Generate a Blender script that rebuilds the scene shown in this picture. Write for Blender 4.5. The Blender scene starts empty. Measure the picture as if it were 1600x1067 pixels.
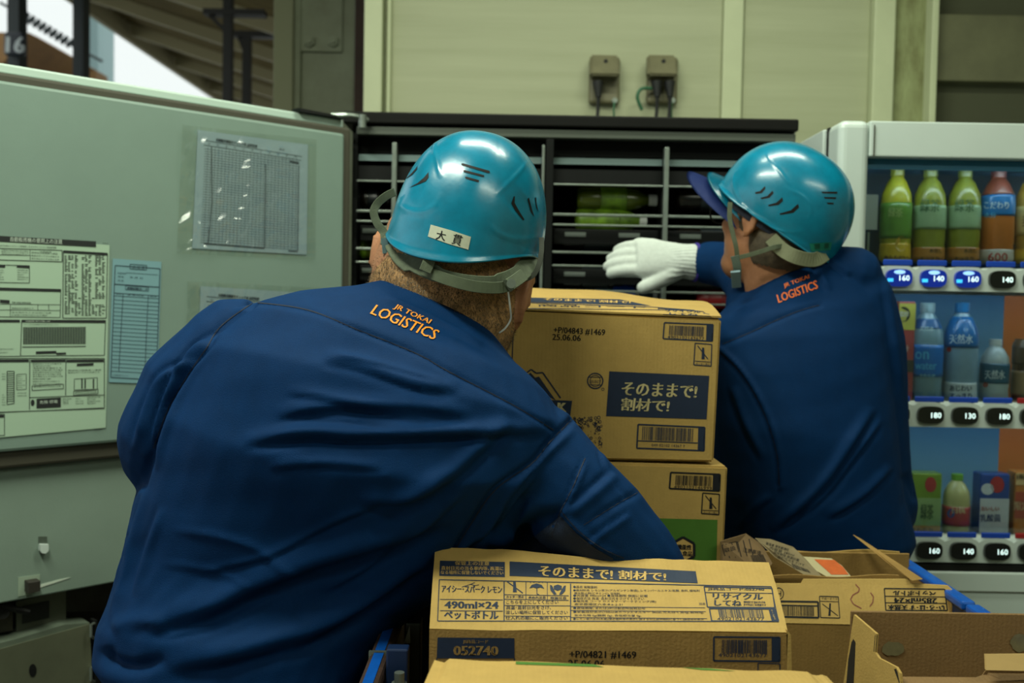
import bpy, bmesh, math, random
import numpy as np
from mathutils import Vector, Matrix
from mathutils.bvhtree import BVHTree
random.seed(7); RNG = np.random.default_rng(7)
SC = bpy.context.scene; COL = SC.collection
PI = math.pi
# ------------------------------------------------------------------ camera
F = 1556.0; CX, CY = 800.0, 533.5
PITCH = math.radians(2.34); ROLL = math.radians(1.03); CAMZ = 1.45
_f = Vector((0, math.cos(PITCH), -math.sin(PITCH)))
_r0 = Vector((1, 0, 0)); _u0 = Vector((0, math.sin(PITCH), math.cos(PITCH)))
_r = _r0*math.cos(ROLL) + _u0*math.sin(ROLL)
_u = _u0*math.cos(ROLL) - _r0*math.sin(ROLL)
CAM = Vector((0, 0, CAMZ))
cam_d = bpy.data.cameras.new('camera'); cam = bpy.data.objects.new('camera', cam_d); COL.objects.link(cam)
cam.matrix_world = Matrix(((_r.x, _u.x, -_f.x, CAM.x), (_r.y, _u.y, -_f.y, CAM.y), (_r.z, _u.z, -_f.z, CAM.z), (0, 0, 0, 1)))
cam_d.sensor_width = 36; cam_d.lens = F/1600*36; cam_d.clip_start = .05
cam_d.dof.use_dof = True; cam_d.dof.focus_distance = 1.28; cam_d.dof.aperture_fstop = 5.0
SC.camera = cam
# ------------------------------------------------------------------ light
SC.view_settings.view_transform = 'Standard'; SC.view_settings.look = 'None'
SC.view_settings.gamma = 1; SC.view_settings.use_curve_mapping = False
SC.view_settings.exposure = -0.06
wd = bpy.data.worlds.new('sky'); SC.world = wd; wd.use_nodes = True
bg = wd.node_tree.nodes['Background']; bg.inputs[0].default_value = (.93, 1.0, .98, 1); bg.inputs[1].default_value = 1.02

def area(name, loc, target, sx, sy, power, color):
    l = bpy.data.lights.new(name, 'AREA'); l.shape = 'RECTANGLE'; l.size = sx; l.size_y = sy; l.energy = power; l.color = color
    o = bpy.data.objects.new(name, l); COL.objects.link(o); o.location = loc
    o.rotation_euler = (Vector(target)-Vector(loc)).to_track_quat('-Z', 'Y').to_euler()
    return o
LC = (.93, 1.0, .80)
area('ceiling_lamp_light', (.35, 1.75, 2.98), (.35, 1.65, 0), 1.3, .16, 26, LC)
area('ceiling_lamp_light', (-.72, .72, 2.98), (-.62, .85, 0), 1.1, .16, 50, LC)
area('ceiling_lamp_light', (1.6, -.3, 2.98), (1.6, -.1, 0), 1.6, .2, 26, LC)

# ------------------------------------------------------------------ pixel geometry (photograph frame 1600 x 1067)
def raydir(px, py):
    return (_f + _r*((px-CX)/F) - _u*((py-CY)/F))
def P(px, py, D):
    return CAM + raydir(px, py)*D
def W(px, py, Y):
    d = raydir(px, py); return CAM + d*(Y/d.y)
def RP(px, py, p0, n):
    d = raydir(px, py); n = Vector(n); return CAM + d*((Vector(p0)-CAM).dot(n)/d.dot(n))
R3 = np.array([_r, _u, _f])
def proj(V):
    c = (V - np.array(CAM)) @ R3.T
    return np.stack([CX + F*c[:, 0]/c[:, 2], CY - F*c[:, 1]/c[:, 2]], 1)

# ------------------------------------------------------------------ materials
def lin(c):
    out = []
    for v in c:
        v = v/255.0 if max(c) > 1.0001 else v
        out.append(v/12.92 if v <= .04045 else ((v+.055)/1.055)**2.4)
    return tuple(out) + (1,)
MATS = {}
def mat(name, col, rough=.5, metal=0, noise=0, nscale=8, col2=None, bump=0, bscale=200, spec=.5, emit=0, wave=None, sheen=0, alpha=None, coat=0, stretch=None):
    if name in MATS: return MATS[name]
    m = bpy.data.materials.new(name); m.use_nodes = True; nt = m.node_tree; b = nt.nodes['Principled BSDF']
    c = lin(col)
    b.inputs['Base Color'].default_value = c; b.inputs['Roughness'].default_value = rough; b.inputs['Metallic'].default_value = metal
    b.inputs['Specular IOR Level'].default_value = spec
    if sheen: b.inputs['Sheen Weight'].default_value = sheen; b.inputs['Sheen Roughness'].default_value = .4; b.inputs['Sheen Tint'].default_value = lin((40, 110, 190))
    if coat: b.inputs['Coat Weight'].default_value = coat; b.inputs['Coat Roughness'].default_value = .15
    if emit: b.inputs['Emission Color'].default_value = c; b.inputs['Emission Strength'].default_value = emit
    tc = nt.nodes.new('ShaderNodeTexCoord'); src = tc.outputs['Object']
    if stretch:
        mp = nt.nodes.new('ShaderNodeMapping'); mp.inputs['Scale'].default_value = stretch; nt.links.new(src, mp.inputs[0]); src = mp.outputs[0]
    if noise or col2:
        n = nt.nodes.new('ShaderNodeTexNoise'); n.inputs['Scale'].default_value = nscale; n.inputs['Detail'].default_value = 8; n.inputs['Roughness'].default_value = .65
        nt.links.new(src, n.inputs['Vector'])
        r = nt.nodes.new('ShaderNodeValToRGB')
        c2 = lin(col2) if col2 else tuple(v*(1-noise) for v in c[:3]) + (1,)
        r.color_ramp.elements[0].position = .3; r.color_ramp.elements[0].color = c2
        r.color_ramp.elements[1].position = .7; r.color_ramp.elements[1].color = c
        nt.links.new(n.outputs[0], r.inputs[0]); nt.links.new(r.outputs[0], b.inputs['Base Color'])
    if bump:
        n2 = nt.nodes.new('ShaderNodeTexNoise'); n2.inputs['Scale'].default_value = bscale; n2.inputs['Detail'].default_value = 3
        nt.links.new(src, n2.inputs['Vector'])
        bp = nt.nodes.new('ShaderNodeBump'); bp.inputs['Strength'].default_value = bump; bp.inputs['Distance'].default_value = .002
        nt.links.new(n2.outputs[0], bp.inputs['Height']); nt.links.new(bp.outputs[0], b.inputs['Normal'])
        if wave:
            wv = nt.nodes.new('ShaderNodeTexWave'); wv.inputs['Scale'].default_value = wave; wv.bands_direction = 'X'
            nt.links.new(tc.outputs['Object'], wv.inputs['Vector'])
            b2 = nt.nodes.new('ShaderNodeBump'); b2.inputs['Strength'].default_value = .12; b2.inputs['Distance'].default_value = .001
            nt.links.new(wv.outputs[0], b2.inputs['Height']); nt.links.new(bp.outputs[0], b2.inputs['Normal']); nt.links.new(b2.outputs[0], b.inputs['Normal'])
    if alpha is not None:
        b.inputs['Alpha'].default_value = alpha
    MATS[name] = m
    return m
CARD = mat('cardboard', (178, 146, 82), .75, noise=.14, nscale=30, bump=.25, bscale=350, wave=55, spec=.25)
CARDL = mat('cardboard_liner', (150, 118, 66), .8, noise=.2, nscale=25, bump=.3, bscale=300, wave=55, spec=.2)
CARDF = mat('cardboard_flute', (120, 92, 52), .9, noise=.5, nscale=300)
INKB = mat('ink_blue', (32, 44, 66), .6, spec=.3, noise=.15, nscale=120)
INKD = mat('ink_dark', (28, 30, 34), .7, spec=.2)
INKY = mat('ink_box_tone', (190, 156, 92), .75, spec=.25)
INKG = mat('ink_green', (70, 112, 40), .6, spec=.3, noise=.1, nscale=60)
NAVY = mat('navy_cloth', (0, 43, 86), .72, noise=.15, nscale=40, bump=.35, bscale=900, spec=.12)
NAVYD = mat('navy_piping', (2, 16, 40), .8)
TEAL = mat('teal_shell', (0, 124, 156), .27, noise=.3, nscale=26, bump=.06, bscale=160, spec=.55, coat=.25)
BLACK = mat('black_rubber', (14, 15, 14), .6, spec=.3)
STRAP = mat('grey_strap', (88, 98, 76), .75, noise=.3, nscale=90, bump=.3, bscale=900)
SKIN = mat('skin', (176, 122, 88), .5, noise=.35, nscale=18, bump=.3, bscale=320, spec=.35)
GLOVE = mat('glove_knit', (205, 212, 206), .9, noise=.12, nscale=120, bump=.5, bscale=700, spec=.1)
WHITEM = mat('white_enamel', (196, 208, 202), .32, noise=.05, nscale=6, spec=.45)
METAL = mat('zinc_rail', (150, 160, 152), .35, metal=.75, noise=.25, nscale=40)
DARKM = mat('dark_cabinet', (13, 15, 14), .55, noise=.3, nscale=15, spec=.15)
PRINTK = mat('print_black', (22, 26, 26), .7)

# ------------------------------------------------------------------ objects
PW = {}
def link(name, me, m=None, parent=None, label=None, kind=None, smooth=False):
    """mesh given in world coordinates"""
    if m: me.materials.append(m)
    if smooth: me.polygons.foreach_set('use_smooth', [True]*len(me.polygons))
    o = bpy.data.objects.new(name, me); COL.objects.link(o)
    if parent is not None:
        o.parent = parent; o.location = -PW[parent.name]; PW[o.name] = Vector((0, 0, 0))
    else: PW[o.name] = Vector((0, 0, 0))
    if label: o['label'] = label
    if kind: o['kind'] = kind
    return o
def thing(name, label, cat, loc=(0, 0, 0), group=None):
    o = bpy.data.objects.new(name, None); COL.objects.link(o); o.location = loc; o.empty_display_size = .05
    PW[o.name] = Vector(loc)
    o['label'] = label; o['category'] = cat
    if group: o['group'] = group
    return o
def tag(o, label, cat, group=None):
    o['label'] = label; o['category'] = cat
    if group: o['group'] = group
    return o
def M_(bm, name='m'):
    me = bpy.data.meshes.new(name); bm.to_mesh(me); bm.free(); return me
def obj(name, bm, m, parent=None, **k): return link(name, M_(bm, name), m, parent, **k)
def struct(name, bm, m, parent=None, **k):
    o = obj(name, bm, m, parent, **k)
    if parent is None: o['kind'] = 'structure'
    return o

def box(bm, c, s, rot=None, bevel=0, seg=2):
    mt = Matrix.Translation(c)
    if rot is not None: mt = mt @ rot.to_4x4()
    r = bmesh.ops.create_cube(bm, size=1, matrix=mt @ Matrix.Diagonal((s[0], s[1], s[2], 1)))
    if bevel:
        es = list({e for v in r['verts'] for e in v.link_edges})
        bmesh.ops.bevel(bm, geom=es, offset=bevel, segments=seg, affect='EDGES', profile=.5)
def bx(x0, x1, y0, y1, z0, z1, bevel=0, seg=2, bm=None):
    bm = bm or bmesh.new()
    box(bm, ((x0+x1)/2, (y0+y1)/2, (z0+z1)/2), (x1-x0, y1-y0, z1-z0), bevel=bevel, seg=seg); return bm
def hexa(bm, c8):
    """c8: front bl, br, tr, tl, back bl, br, tr, tl"""
    v = [bm.verts.new(c) for c in c8]
    for f in ((0, 1, 2, 3), (5, 4, 7, 6), (4, 0, 3, 7), (1, 5, 6, 2), (3, 2, 6, 7), (4, 5, 1, 0)): bm.faces.new([v[i] for i in f])
    return v
def prism(bm, pts, off):
    """pts: 3D outline, off: thickness vector"""
    off = Vector(off); n = len(pts)
    a = [bm.verts.new(Vector(p)) for p in pts]; b = [bm.verts.new(Vector(p)+off) for p in pts]
    bm.faces.new(a); bm.faces.new(b[::-1])
    for i in range(n):
        j = (i+1) % n; bm.faces.new([a[j], a[i], b[i], b[j]])
    bmesh.ops.recalc_face_normals(bm, faces=bm.faces[:])
def cyl(bm, p0, p1, r, r2=None, n=16):
    p0, p1 = Vector(p0), Vector(p1); d = p1-p0
    q = d.to_track_quat('Z', 'Y').to_matrix().to_4x4()
    bmesh.ops.create_cone(bm, cap_ends=True, segments=n, radius1=r, radius2=r if r2 is None else r2, depth=d.length, matrix=Matrix.Translation((p0+p1)/2) @ q)
def tube(bm, pts, r, n=8, flat=None, up=None):
    """swept tube; flat = (half width, half thickness) for a strap"""
    pts = [Vector(p) for p in pts]; rings = []
    for i, p in enumerate(pts):
        t = (pts[min(i+1, len(pts)-1)]-pts[max(i-1, 0)]).normalized()
        nn = Vector(up) if up is not None else (CAM-p).normalized()
        side = t.cross(nn).normalized(); nn = side.cross(t).normalized()
        a, b = flat if flat else (r, r)
        if isinstance(a, (list, tuple)): a = a[min(i, len(a)-1)]
        if flat:
            rings.append([bm.verts.new(p + side*a*sa_ + nn*b*sb_) for sa_, sb_ in ((-1, -.5), (-.92, -1), (.92, -1), (1, -.5), (1, .5), (.92, 1), (-.92, 1), (-1, .5))]); continue
        rings.append([bm.verts.new(p + side*a*math.cos(2*PI*k/n) + nn*b*math.sin(2*PI*k/n)) for k in range(n)])
    if flat: n = 8
    for i in range(len(rings)-1):
        for k in range(n):
            bm.faces.new([rings[i][k], rings[i][(k+1) % n], rings[i+1][(k+1) % n], rings[i+1][k]])
    bm.faces.new(rings[0][::-1]); bm.faces.new(rings[-1])
def spline(pts, n=8):
    pts = [Vector(p) for p in pts]; out = []
    for i in range(len(pts)-1):
        p0 = pts[max(i-1, 0)]; p1 = pts[i]; p2 = pts[i+1]; p3 = pts[min(i+2, len(pts)-1)]
        for k in range(n):
            t = k/n
            out.append(.5*((2*p1) + (p2-p0)*t + (2*p0-5*p1+4*p2-p3)*t*t + (3*p1-p0-3*p2+p3)*t**3))
    out.append(pts[-1]); return out
def lathe(bm, prof, n=20, c=(0, 0, 0)):
    c = Vector(c); rings = []
    for r, z in prof: rings.append([bm.verts.new(c + Vector((r*math.cos(2*PI*k/n), r*math.sin(2*PI*k/n), z))) for k in range(n)])
    for i in range(len(rings)-1):
        for k in range(n): bm.faces.new([rings[i][k], rings[i][(k+1) % n], rings[i+1][(k+1) % n], rings[i+1][k]])
    bm.faces.new(rings[0][::-1]); bm.faces.new(rings[-1])
def grid_sheet(bm, fn, nu, nv, thick):
    """fn(u,v)->Vector ; a real sheet with thickness"""
    A = [[fn(i/nu, j/nv) for i in range(nu+1)] for j in range(nv+1)]
    du = (A[0][nu]-A[0][0]); dv = (A[nv][0]-A[0][0]); n = du.cross(dv).normalized()
    top = [[bm.verts.new(p) for p in row] for row in A]; bot = [[bm.verts.new(p - n*thick) for p in row] for row in A]
    for j in range(nv):
        for i in range(nu):
            bm.faces.new([top[j][i], top[j][i+1], top[j+1][i+1], top[j+1][i]])
            bm.faces.new([bot[j][i], bot[j+1][i], bot[j+1][i+1], bot[j][i+1]])
    rim = [(0, i) for i in range(nu+1)] + [(j, nu) for j in range(1, nv+1)] + [(nv, i) for i in range(nu-1, -1, -1)] + [(j, 0) for j in range(nv-1, 0, -1)]
    for a, b in zip(rim, rim[1:]+rim[:1]):
        bm.faces.new([top[b[0]][b[1]], top[a[0]][a[1]], bot[a[0]][a[1]], bot[b[0]][b[1]]])

# ------------------------------------------------------------------ flat print on real surfaces
def bvh_of(*objs):
    vs, fs = [], []
    for o in objs:
        k = len(vs); vs += [v.co.copy() for v in o.data.vertices]; fs += [[k+i for i in p.vertices] for p in o.data.polygons]
    return BVHTree.FromPolygons(vs, fs)
_TXT = {}
def glyphs(s, bold=0):
    key = (s, bold)
    if key not in _TXT:
        cu = bpy.data.curves.new('t', 'FONT'); cu.body = s; cu.size = 1; cu.resolution_u = 2
        o = bpy.data.objects.new('t', cu); COL.objects.link(o)
        dg = bpy.context.evaluated_depsgraph_get(); me = bpy.data.meshes.new_from_object(o.evaluated_get(dg))
        V = np.array([v.co[:2] for v in me.vertices]).reshape(-1, 2); Fs = [list(p.vertices) for p in me.polygons]
        bpy.data.objects.remove(o); bpy.data.curves.remove(cu); bpy.data.meshes.remove(me)
        _TXT[key] = (V, Fs)
    return _TXT[key]
class Ink:
    """flat print laid out in photograph pixels and laid onto the real surface it is printed on"""
    def __init__(s, hit, off=.0005): s.V = []; s.F = []; s.hit = hit; s.off = off
    def add(s, V, Fs):
        k = len(s.V); s.V += [tuple(v) for v in V]; s.F += [[k+i for i in f] for f in Fs]
    def quad(s, a, b, c, d, nu=1, nv=1):
        a, b, c, d = map(np.array, (a, b, c, d)); V = []; Fs = []
        for j in range(nv+1):
            for i in range(nu+1):
                u, v = i/nu, j/nv; V.append((a*(1-u)+b*u)*(1-v) + (d*(1-u)+c*u)*v)
        for j in range(nv):
            for i in range(nu):
                k = j*(nu+1)+i; Fs.append([k, k+1, k+nu+2, k+nu+1])
        s.add(V, Fs)
    def line(s, pts, w=1.2):
        for p, q in zip(pts, pts[1:]):
            p, q = np.array(p, float), np.array(q, float); d = q-p; L = np.hypot(*d) or 1; n = np.array((-d[1], d[0]))/L*w/2
            s.quad(p-n, q-n, q+n, p+n, max(1, int(L/18)), 1)
    def poly(s, pts): s.add(pts, [list(range(len(pts)))])
    def ring(s, c, rx, ry, w=1.5, n=20, ang=0):
        s.line([(c[0]+rx*math.cos(2*PI*k/n), c[1]+ry*math.sin(2*PI*k/n)) for k in range(n+1)], w)
    def disc(s, c, rx, ry, n=16): s.poly([(c[0]+rx*math.cos(2*PI*k/n), c[1]+ry*math.sin(2*PI*k/n)) for k in range(n)])
    def frame(s, a, b, c, d, w=1.5): s.line([a, b, c, d, a], w)
    def text(s, t, p0, p1, h, bold=0, up=None, shear=0):
        V, Fs = glyphs(t)
        if not len(V): return
        V = V.copy(); mn, mx = V.min(0), V.max(0); V = (V-mn)/(mx-mn)
        p0, p1 = np.array(p0, float), np.array(p1, float); d = p1-p0; L = np.hypot(*d)
        if up is None: up = np.array((d[1], -d[0]))/L
        else: up = np.array(up, float); up = up/np.hypot(*up)
        for k in ((0,) if not bold else (-bold, 0, bold)):
            s.add(p0 + (V[:, :1] + k/L)*d + (V[:, 1:]*h)*up + shear*V[:, 1:]*d/L*h, Fs)
    def barcode(s, a, b, c, d, seed=1, digits=None, gap=0):
        """a b c d: top-left, top-right, bottom-right, bottom-left of the bars"""
        rr = random.Random(seed); a, b, c, d = map(np.array, (a, b, c, d)); a = a*1.; b = b*1.
        u = 0
        while u < .99:
            w = rr.choice((.008, .008, .015, .022)); e = min(1, u+w)
            s.quad(a+(b-a)*u, a+(b-a)*e, d+(c-d)*e, d+(c-d)*u)
            u = e + rr.choice((.008, .012, .02))
    def build(s, name, m, parent, label=None, refine=0):
        if refine:                               # follow curved surfaces closely
            bm = bmesh.new(); vv = [bm.verts.new((x, y, 0)) for x, y in s.V]
            for f in s.F: bm.faces.new([vv[i] for i in f])
            bmesh.ops.triangulate(bm, faces=bm.faces[:])
            for _ in range(6):
                es = [e for e in bm.edges if e.calc_length() > refine]
                if not es: break
                bmesh.ops.subdivide_edges(bm, edges=es, cuts=1); bmesh.ops.triangulate(bm, faces=bm.faces[:])
            bm.verts.index_update(); s.V = [tuple(v.co[:2]) for v in bm.verts]; s.F = [[v.index for v in f.verts] for f in bm.faces]; bm.free()
        vs, ok = [], []
        for x, y in s.V:
            r = s.hit(x, y); ok.append(r is not None); vs.append(r if r else Vector((0, 0, 0)))
        fs = [f for f in s.F if all(ok[i] for i in f)]
        used = sorted({i for f in fs for i in f}); mp = {u: k for k, u in enumerate(used)}
        me = bpy.data.meshes.new(name); me.from_pydata([vs[i] for i in used], [], [[mp[i] for i in f] for f in fs]); me.update()
        return link(name, me, m, parent, label=label)
def on(*objs, off=.0005):
    t = bvh_of(*objs)
    def hit(x, y):
        d = raydir(x, y).normalized(); p, n, i, dist = t.ray_cast(CAM, d)
        if p is None: return None
        if n.dot(d) > 0: n = -n
        return p + n*off
    return hit
def onplane(p0, n, off=.0005):
    n = Vector(n).normalized()
    def hit(x, y):
        p = RP(x, y, p0, n); return p + n*off*(1 if (CAM-p).dot(n) > 0 else -1)
    return hit
# ================================================================== the setting
WALLM = mat('wall_paint', (172, 176, 144), .6, noise=.10, nscale=3, col2=(156, 160, 128), bump=.15, bscale=60, stretch=(.3, 1, 6))
BATM = mat('batten_paint', (190, 196, 160), .55, noise=.1, nscale=8)
FLOORM = mat('floor_concrete', (92, 92, 84), .8, noise=.3, nscale=6, bump=.3, bscale=40)
CEILM = mat('ceiling_paint', (120, 124, 108), .8, noise=.1, nscale=4)
struct('floor', bx(-9, 5, -4, 16, -.1, 0), FLOORM)
struct('ceiling', bx(-3.5, 3.3, -2.6, 3.3, 3.2, 3.3), CEILM)  # unseen roof, extended to the left to cut the sky light
# platform wall behind the machines: panels and battens
YW = 3.0
wl = bx(-.45, 3.4, YW+.02, YW+.12, 0, 3.2)
wallb = struct('wall_back', wl, mat('wall_core', (70, 72, 52), .8))
def xw(px, Y=YW): return W(px, 100, Y).x
for a, b in ((605, 1127), (1160, 1357)):
    obj('panel', bx(xw(a), xw(b), YW-.005, YW+.02, 0, 3.2, .003), WALLM, wallb)
for a, b, y in ((572, 600, .05), (606, 612, .03), (1127, 1158, .022), (1357, 1390, .04)):
    obj('batten', bx(xw(a), xw(b), YW-y, YW+.02, 0, 3.2, .004), BATM, wallb)
obj('panel', bx(xw(600)+.001, xw(606), YW, YW+.03, 0, 3.2), WALLM, wallb)
# steel channel column and the louvre beside it
colm = mat('column_paint', (150, 158, 112), .6, noise=.35, nscale=14, col2=(104, 104, 64), stretch=(2, 2, .6))
cc = struct('column_right', bx(xw(1390)+.001, xw(1446), YW-.01, YW+.10, 0, 3.2), colm)
obj('flange', bx(xw(1442), xw(1452), YW-.06, YW+.10, 0, 3.2, .003), BATM, cc)
dk = mat('recess_dark', (46, 42, 32), .8, noise=.3, nscale=10)
rec = struct('wall_right_recess', bx(xw(1453), 3.4, YW+.10, YW+.2, 0, 3.2), dk)
zt = W(1500, 25, YW).z; zb = W(1500, 129, YW).z
obj('beam', bx(xw(1453), 3.4, YW-.02, YW+.1, zb, zt, .004), mat('beam_paint', (104, 104, 76), .6, noise=.3, nscale=8), rec)
# unseen side and rear walls, added to hold back ambient sky light
struct('wall_right_blocker', bx(3.3, 3.4, -2.6, 3.3, 0, 3.2), WALLM)
struct('wall_rear_blocker', bx(-2.6, 3.4, -2.7, -2.6, 0, 3.2), WALLM)
# left steel column
Yc = 3.6
lm = mat('steel_column_paint', (118, 126, 100), .55, noise=.2, nscale=6, col2=(96, 100, 74))
lc = struct('column_left', bx(xw(470, Yc), xw(553, Yc), Yc, Yc+.25, 0, 3.6, .004), lm)
obj('flange', bx(xw(432, Yc), xw(462, Yc), Yc-.05, Yc+.3, 0, 3.6, .004), mat('flange_paint', (104, 106, 76), .6), lc)
obj('flange', bx(xw(455, Yc), xw(471, Yc), Yc-.02, Yc+.25, 0, 3.6, .003), lm, lc)
z1, z0 = W(500, -40, Yc).z, W(500, 82, Yc).z
obj('joint_plate', bx(xw(466, Yc), xw(535, Yc), Yc-.012, Yc, z0, z1, .002), lm, lc)
for px in (484, 521):
    bm = bmesh.new(); c = W(px, 65, Yc-.012); cyl(bm, c, c+Vector((0, -.012, 0)), .021, n=6); cyl(bm, c, c+Vector((0, -.02, 0)), .011, n=12)
    obj('bolt', bm, lm, lc)
struct('gap_strip_reddish', bx(xw(554, 3.4), xw(574, 3.4), 3.4, 3.5, 0, 3.6), mat('gap_dark_reddish', (52, 34, 24), .8, noise=.5, nscale=8))  # dark reddish strip added to stand in for the gap here

# the platform roof receding on the far left
decm = mat('roof_deck', (122, 108, 62), .75, noise=.3, nscale=3, col2=(84, 74, 40), stretch=(.3, 3, 1))
purm = mat('purlin_paint', (158, 150, 112), .6)
X0, Z0, SL = -3.6, 3.95, -.31
def zroof(x): return Z0 + SL*(x-X0)
bm = bmesh.new(); n = 90
for i in range(n):                                     # corrugated sheet, ridges across the roof
    ya = 4.2+i*.13
    a = [(X0, ya, Z0), (3, ya, zroof(3)), (3, ya+.07, zroof(3)+.03), (X0, ya+.07, Z0+.03)]
    b = [(X0, ya+.07, Z0+.03), (3, ya+.07, zroof(3)+.03), (3, ya+.13, zroof(3)), (X0, ya+.13, Z0)]
    for q in (a, b): prism(bm, q, (0, 0, .02))
deck = struct('ceiling_far', bm, decm)
for i in range(11):
    Y = 4.5+i*1.2
    bm = bmesh.new(); prism(bm, [(X0+.03, Y, Z0-.11), (3, Y, zroof(3)-.11), (3, Y, zroof(3)), (X0+.03, Y, Z0)], (0, .05, 0))
    obj('purlin', bm, purm, deck)
bm = bmesh.new(); prism(bm, [(X0-.04, 4.2, Z0-.15), (X0-.04, 16, Z0-.15), (X0-.04, 16, Z0+.08), (X0-.04, 4.2, Z0+.08)], (.04, 0, 0))
obj('eave_trim', bm, purm, deck)
# black posts with brackets under that roof
blk = mat('black_steel', (34, 34, 28), .6)
def bpost(px, pxw, Y, ytop, lab, brackets):
    t = thing('roof_post', lab, 'post', (W(px, 500, Y).x, Y, 0))
    x0, x1 = W(px, 100, Y).x, W(px+pxw, 100, Y).x
    obj('post_shaft', bx(x0, x1, Y-.03, Y+.03, 0, W(px, ytop, Y).z), blk, t)
    for (a, b, y) in brackets:
        obj('bracket', bx(W(a, y, Y).x, W(b, y, Y).x, Y-.04, Y+.04, W(px, y+5, Y).z, W(px, y-4, Y).z), blk, t)
        bm = bmesh.new(); prism(bm, [W(a+4, y+4, Y), W(px+2, y+32, Y), W(px+2, y+24, Y), W(a+12, y+4, Y)], (0, .04, 0)); obj('brace', bm, blk, t)
bpost(350, 13, 6.0, -60, 'black steel post under the roof, the one nearer the roof edge', [(320, 415, 20)])
bpost(380, 12, 7.2, 56, 'shorter black steel post beside the steel column, bracket at its top', [(366, 432, 54)])
# far left: posts, numbered board, the opposite platform roof and a pale building
pm = mat('dark_post', (34, 46, 46), .5)
for px, w_, Y, yb, lb in ((18, 18, 7.0, 60, 'dark steel post above the number board'), (119, 16, 7.6, 98, 'dark steel post against the white sky near the roof edge')):
    tag(obj('platform_post', bx(W(px, 30, Y).x, W(px+w_, 30, Y).x, Y-.06, Y+.06, 0, 5.2), pm), lb, 'post')
t = thing('number_sign', 'black rounded sign with white number 16', 'sign', W(24, 88, 6.9))
bm = bx(W(8, 70, 6.88).x, W(40, 70, 6.88).x, 6.85, 6.9, W(24, 88, 6.88).z, W(24, 51, 6.88).z, .02, 3)
sb = obj('sign_board', bm, mat('sign_black', (16, 30, 40), .4), t)
k = Ink(on(sb, off=.002)); k.text('16', (10, 82), (38, 83), 25, bold=1.3); k.build('sign_number', mat('sign_white', (178, 188, 186), .5, emit=.15), t)
om = mat('ochre_fascia', (150, 112, 62), .7, noise=.5, nscale=2, col2=(112, 82, 50))
bm = bmesh.new()
fa = [W(-40, 50, 9.5), W(45, 51, 9.5), W(60, 58, 9.8), W(150, 110, 10.6), W(150, 150, 10.6), W(-40, 150, 9.5)]
prism(bm, fa, (0, .3, 0)); far = tag(obj('platform_roof', bm, om), 'ochre roof of the opposite platform with stepped upper edge', 'roof')
far['kind'] = 'structure'
bm = bmesh.new()
for i in range(12):                                    # pale corrugated cladding
    a = 133+i*2.2; bx(W(a, 60, 13).x, W(a+1.5, 60, 13).x, 12.9, 13, 0, W(130, 8, 13).z, bm=bm)
bx(W(132, 60, 13).x, W(159, 60, 13).x, 13, 13.4, 0, W(130, 8, 13).z, bm=bm)
tag(obj('corrugated_shed', bm, mat('pale_cladding', (150, 178, 178), .6)), 'pale corrugated building between dark post and roof edge', 'building')
bm = bmesh.new()
tube(bm, [W(0, 4, 9), W(36, 24, 9), W(118, 74, 9), W(160, 96, 9)], .012)
for i in range(9):
    u = i/9; c = W(40+78*u, 26+47*u, 9); cyl(bm, c+Vector((-.03, 0, -.03)), c+Vector((.03, 0, .03)), .02, n=8)
tag(obj('overhead_wire', bm, pm), 'overhead wire with insulators crossing the white sky', 'wire')

# lamp housings on the ceiling
for x, y, L in ((.35, 1.75, 1.3), (-.72, .72, 1.1), (1.6, -.3, 1.6)):
    t = thing('ceiling_lamp', 'white tube lamp under the ceiling %s' % {.35: 'over the machines', -.72: 'over the open door', 1.6: 'behind the camera, nearer the wall'}[x], 'lamp', (x, y, 3.2))
    obj('housing', bx(x-L/2-.03, x+L/2+.03, y-.1, y+.1, 3.06, 3.2, .01), WHITEM, t)
    bm = bmesh.new(); cyl(bm, (x-L/2, y, 3.03), (x+L/2, y, 3.03), .016); obj('tube', bm, mat('tube_glow', (240, 255, 220), .5, emit=3), t)

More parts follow.
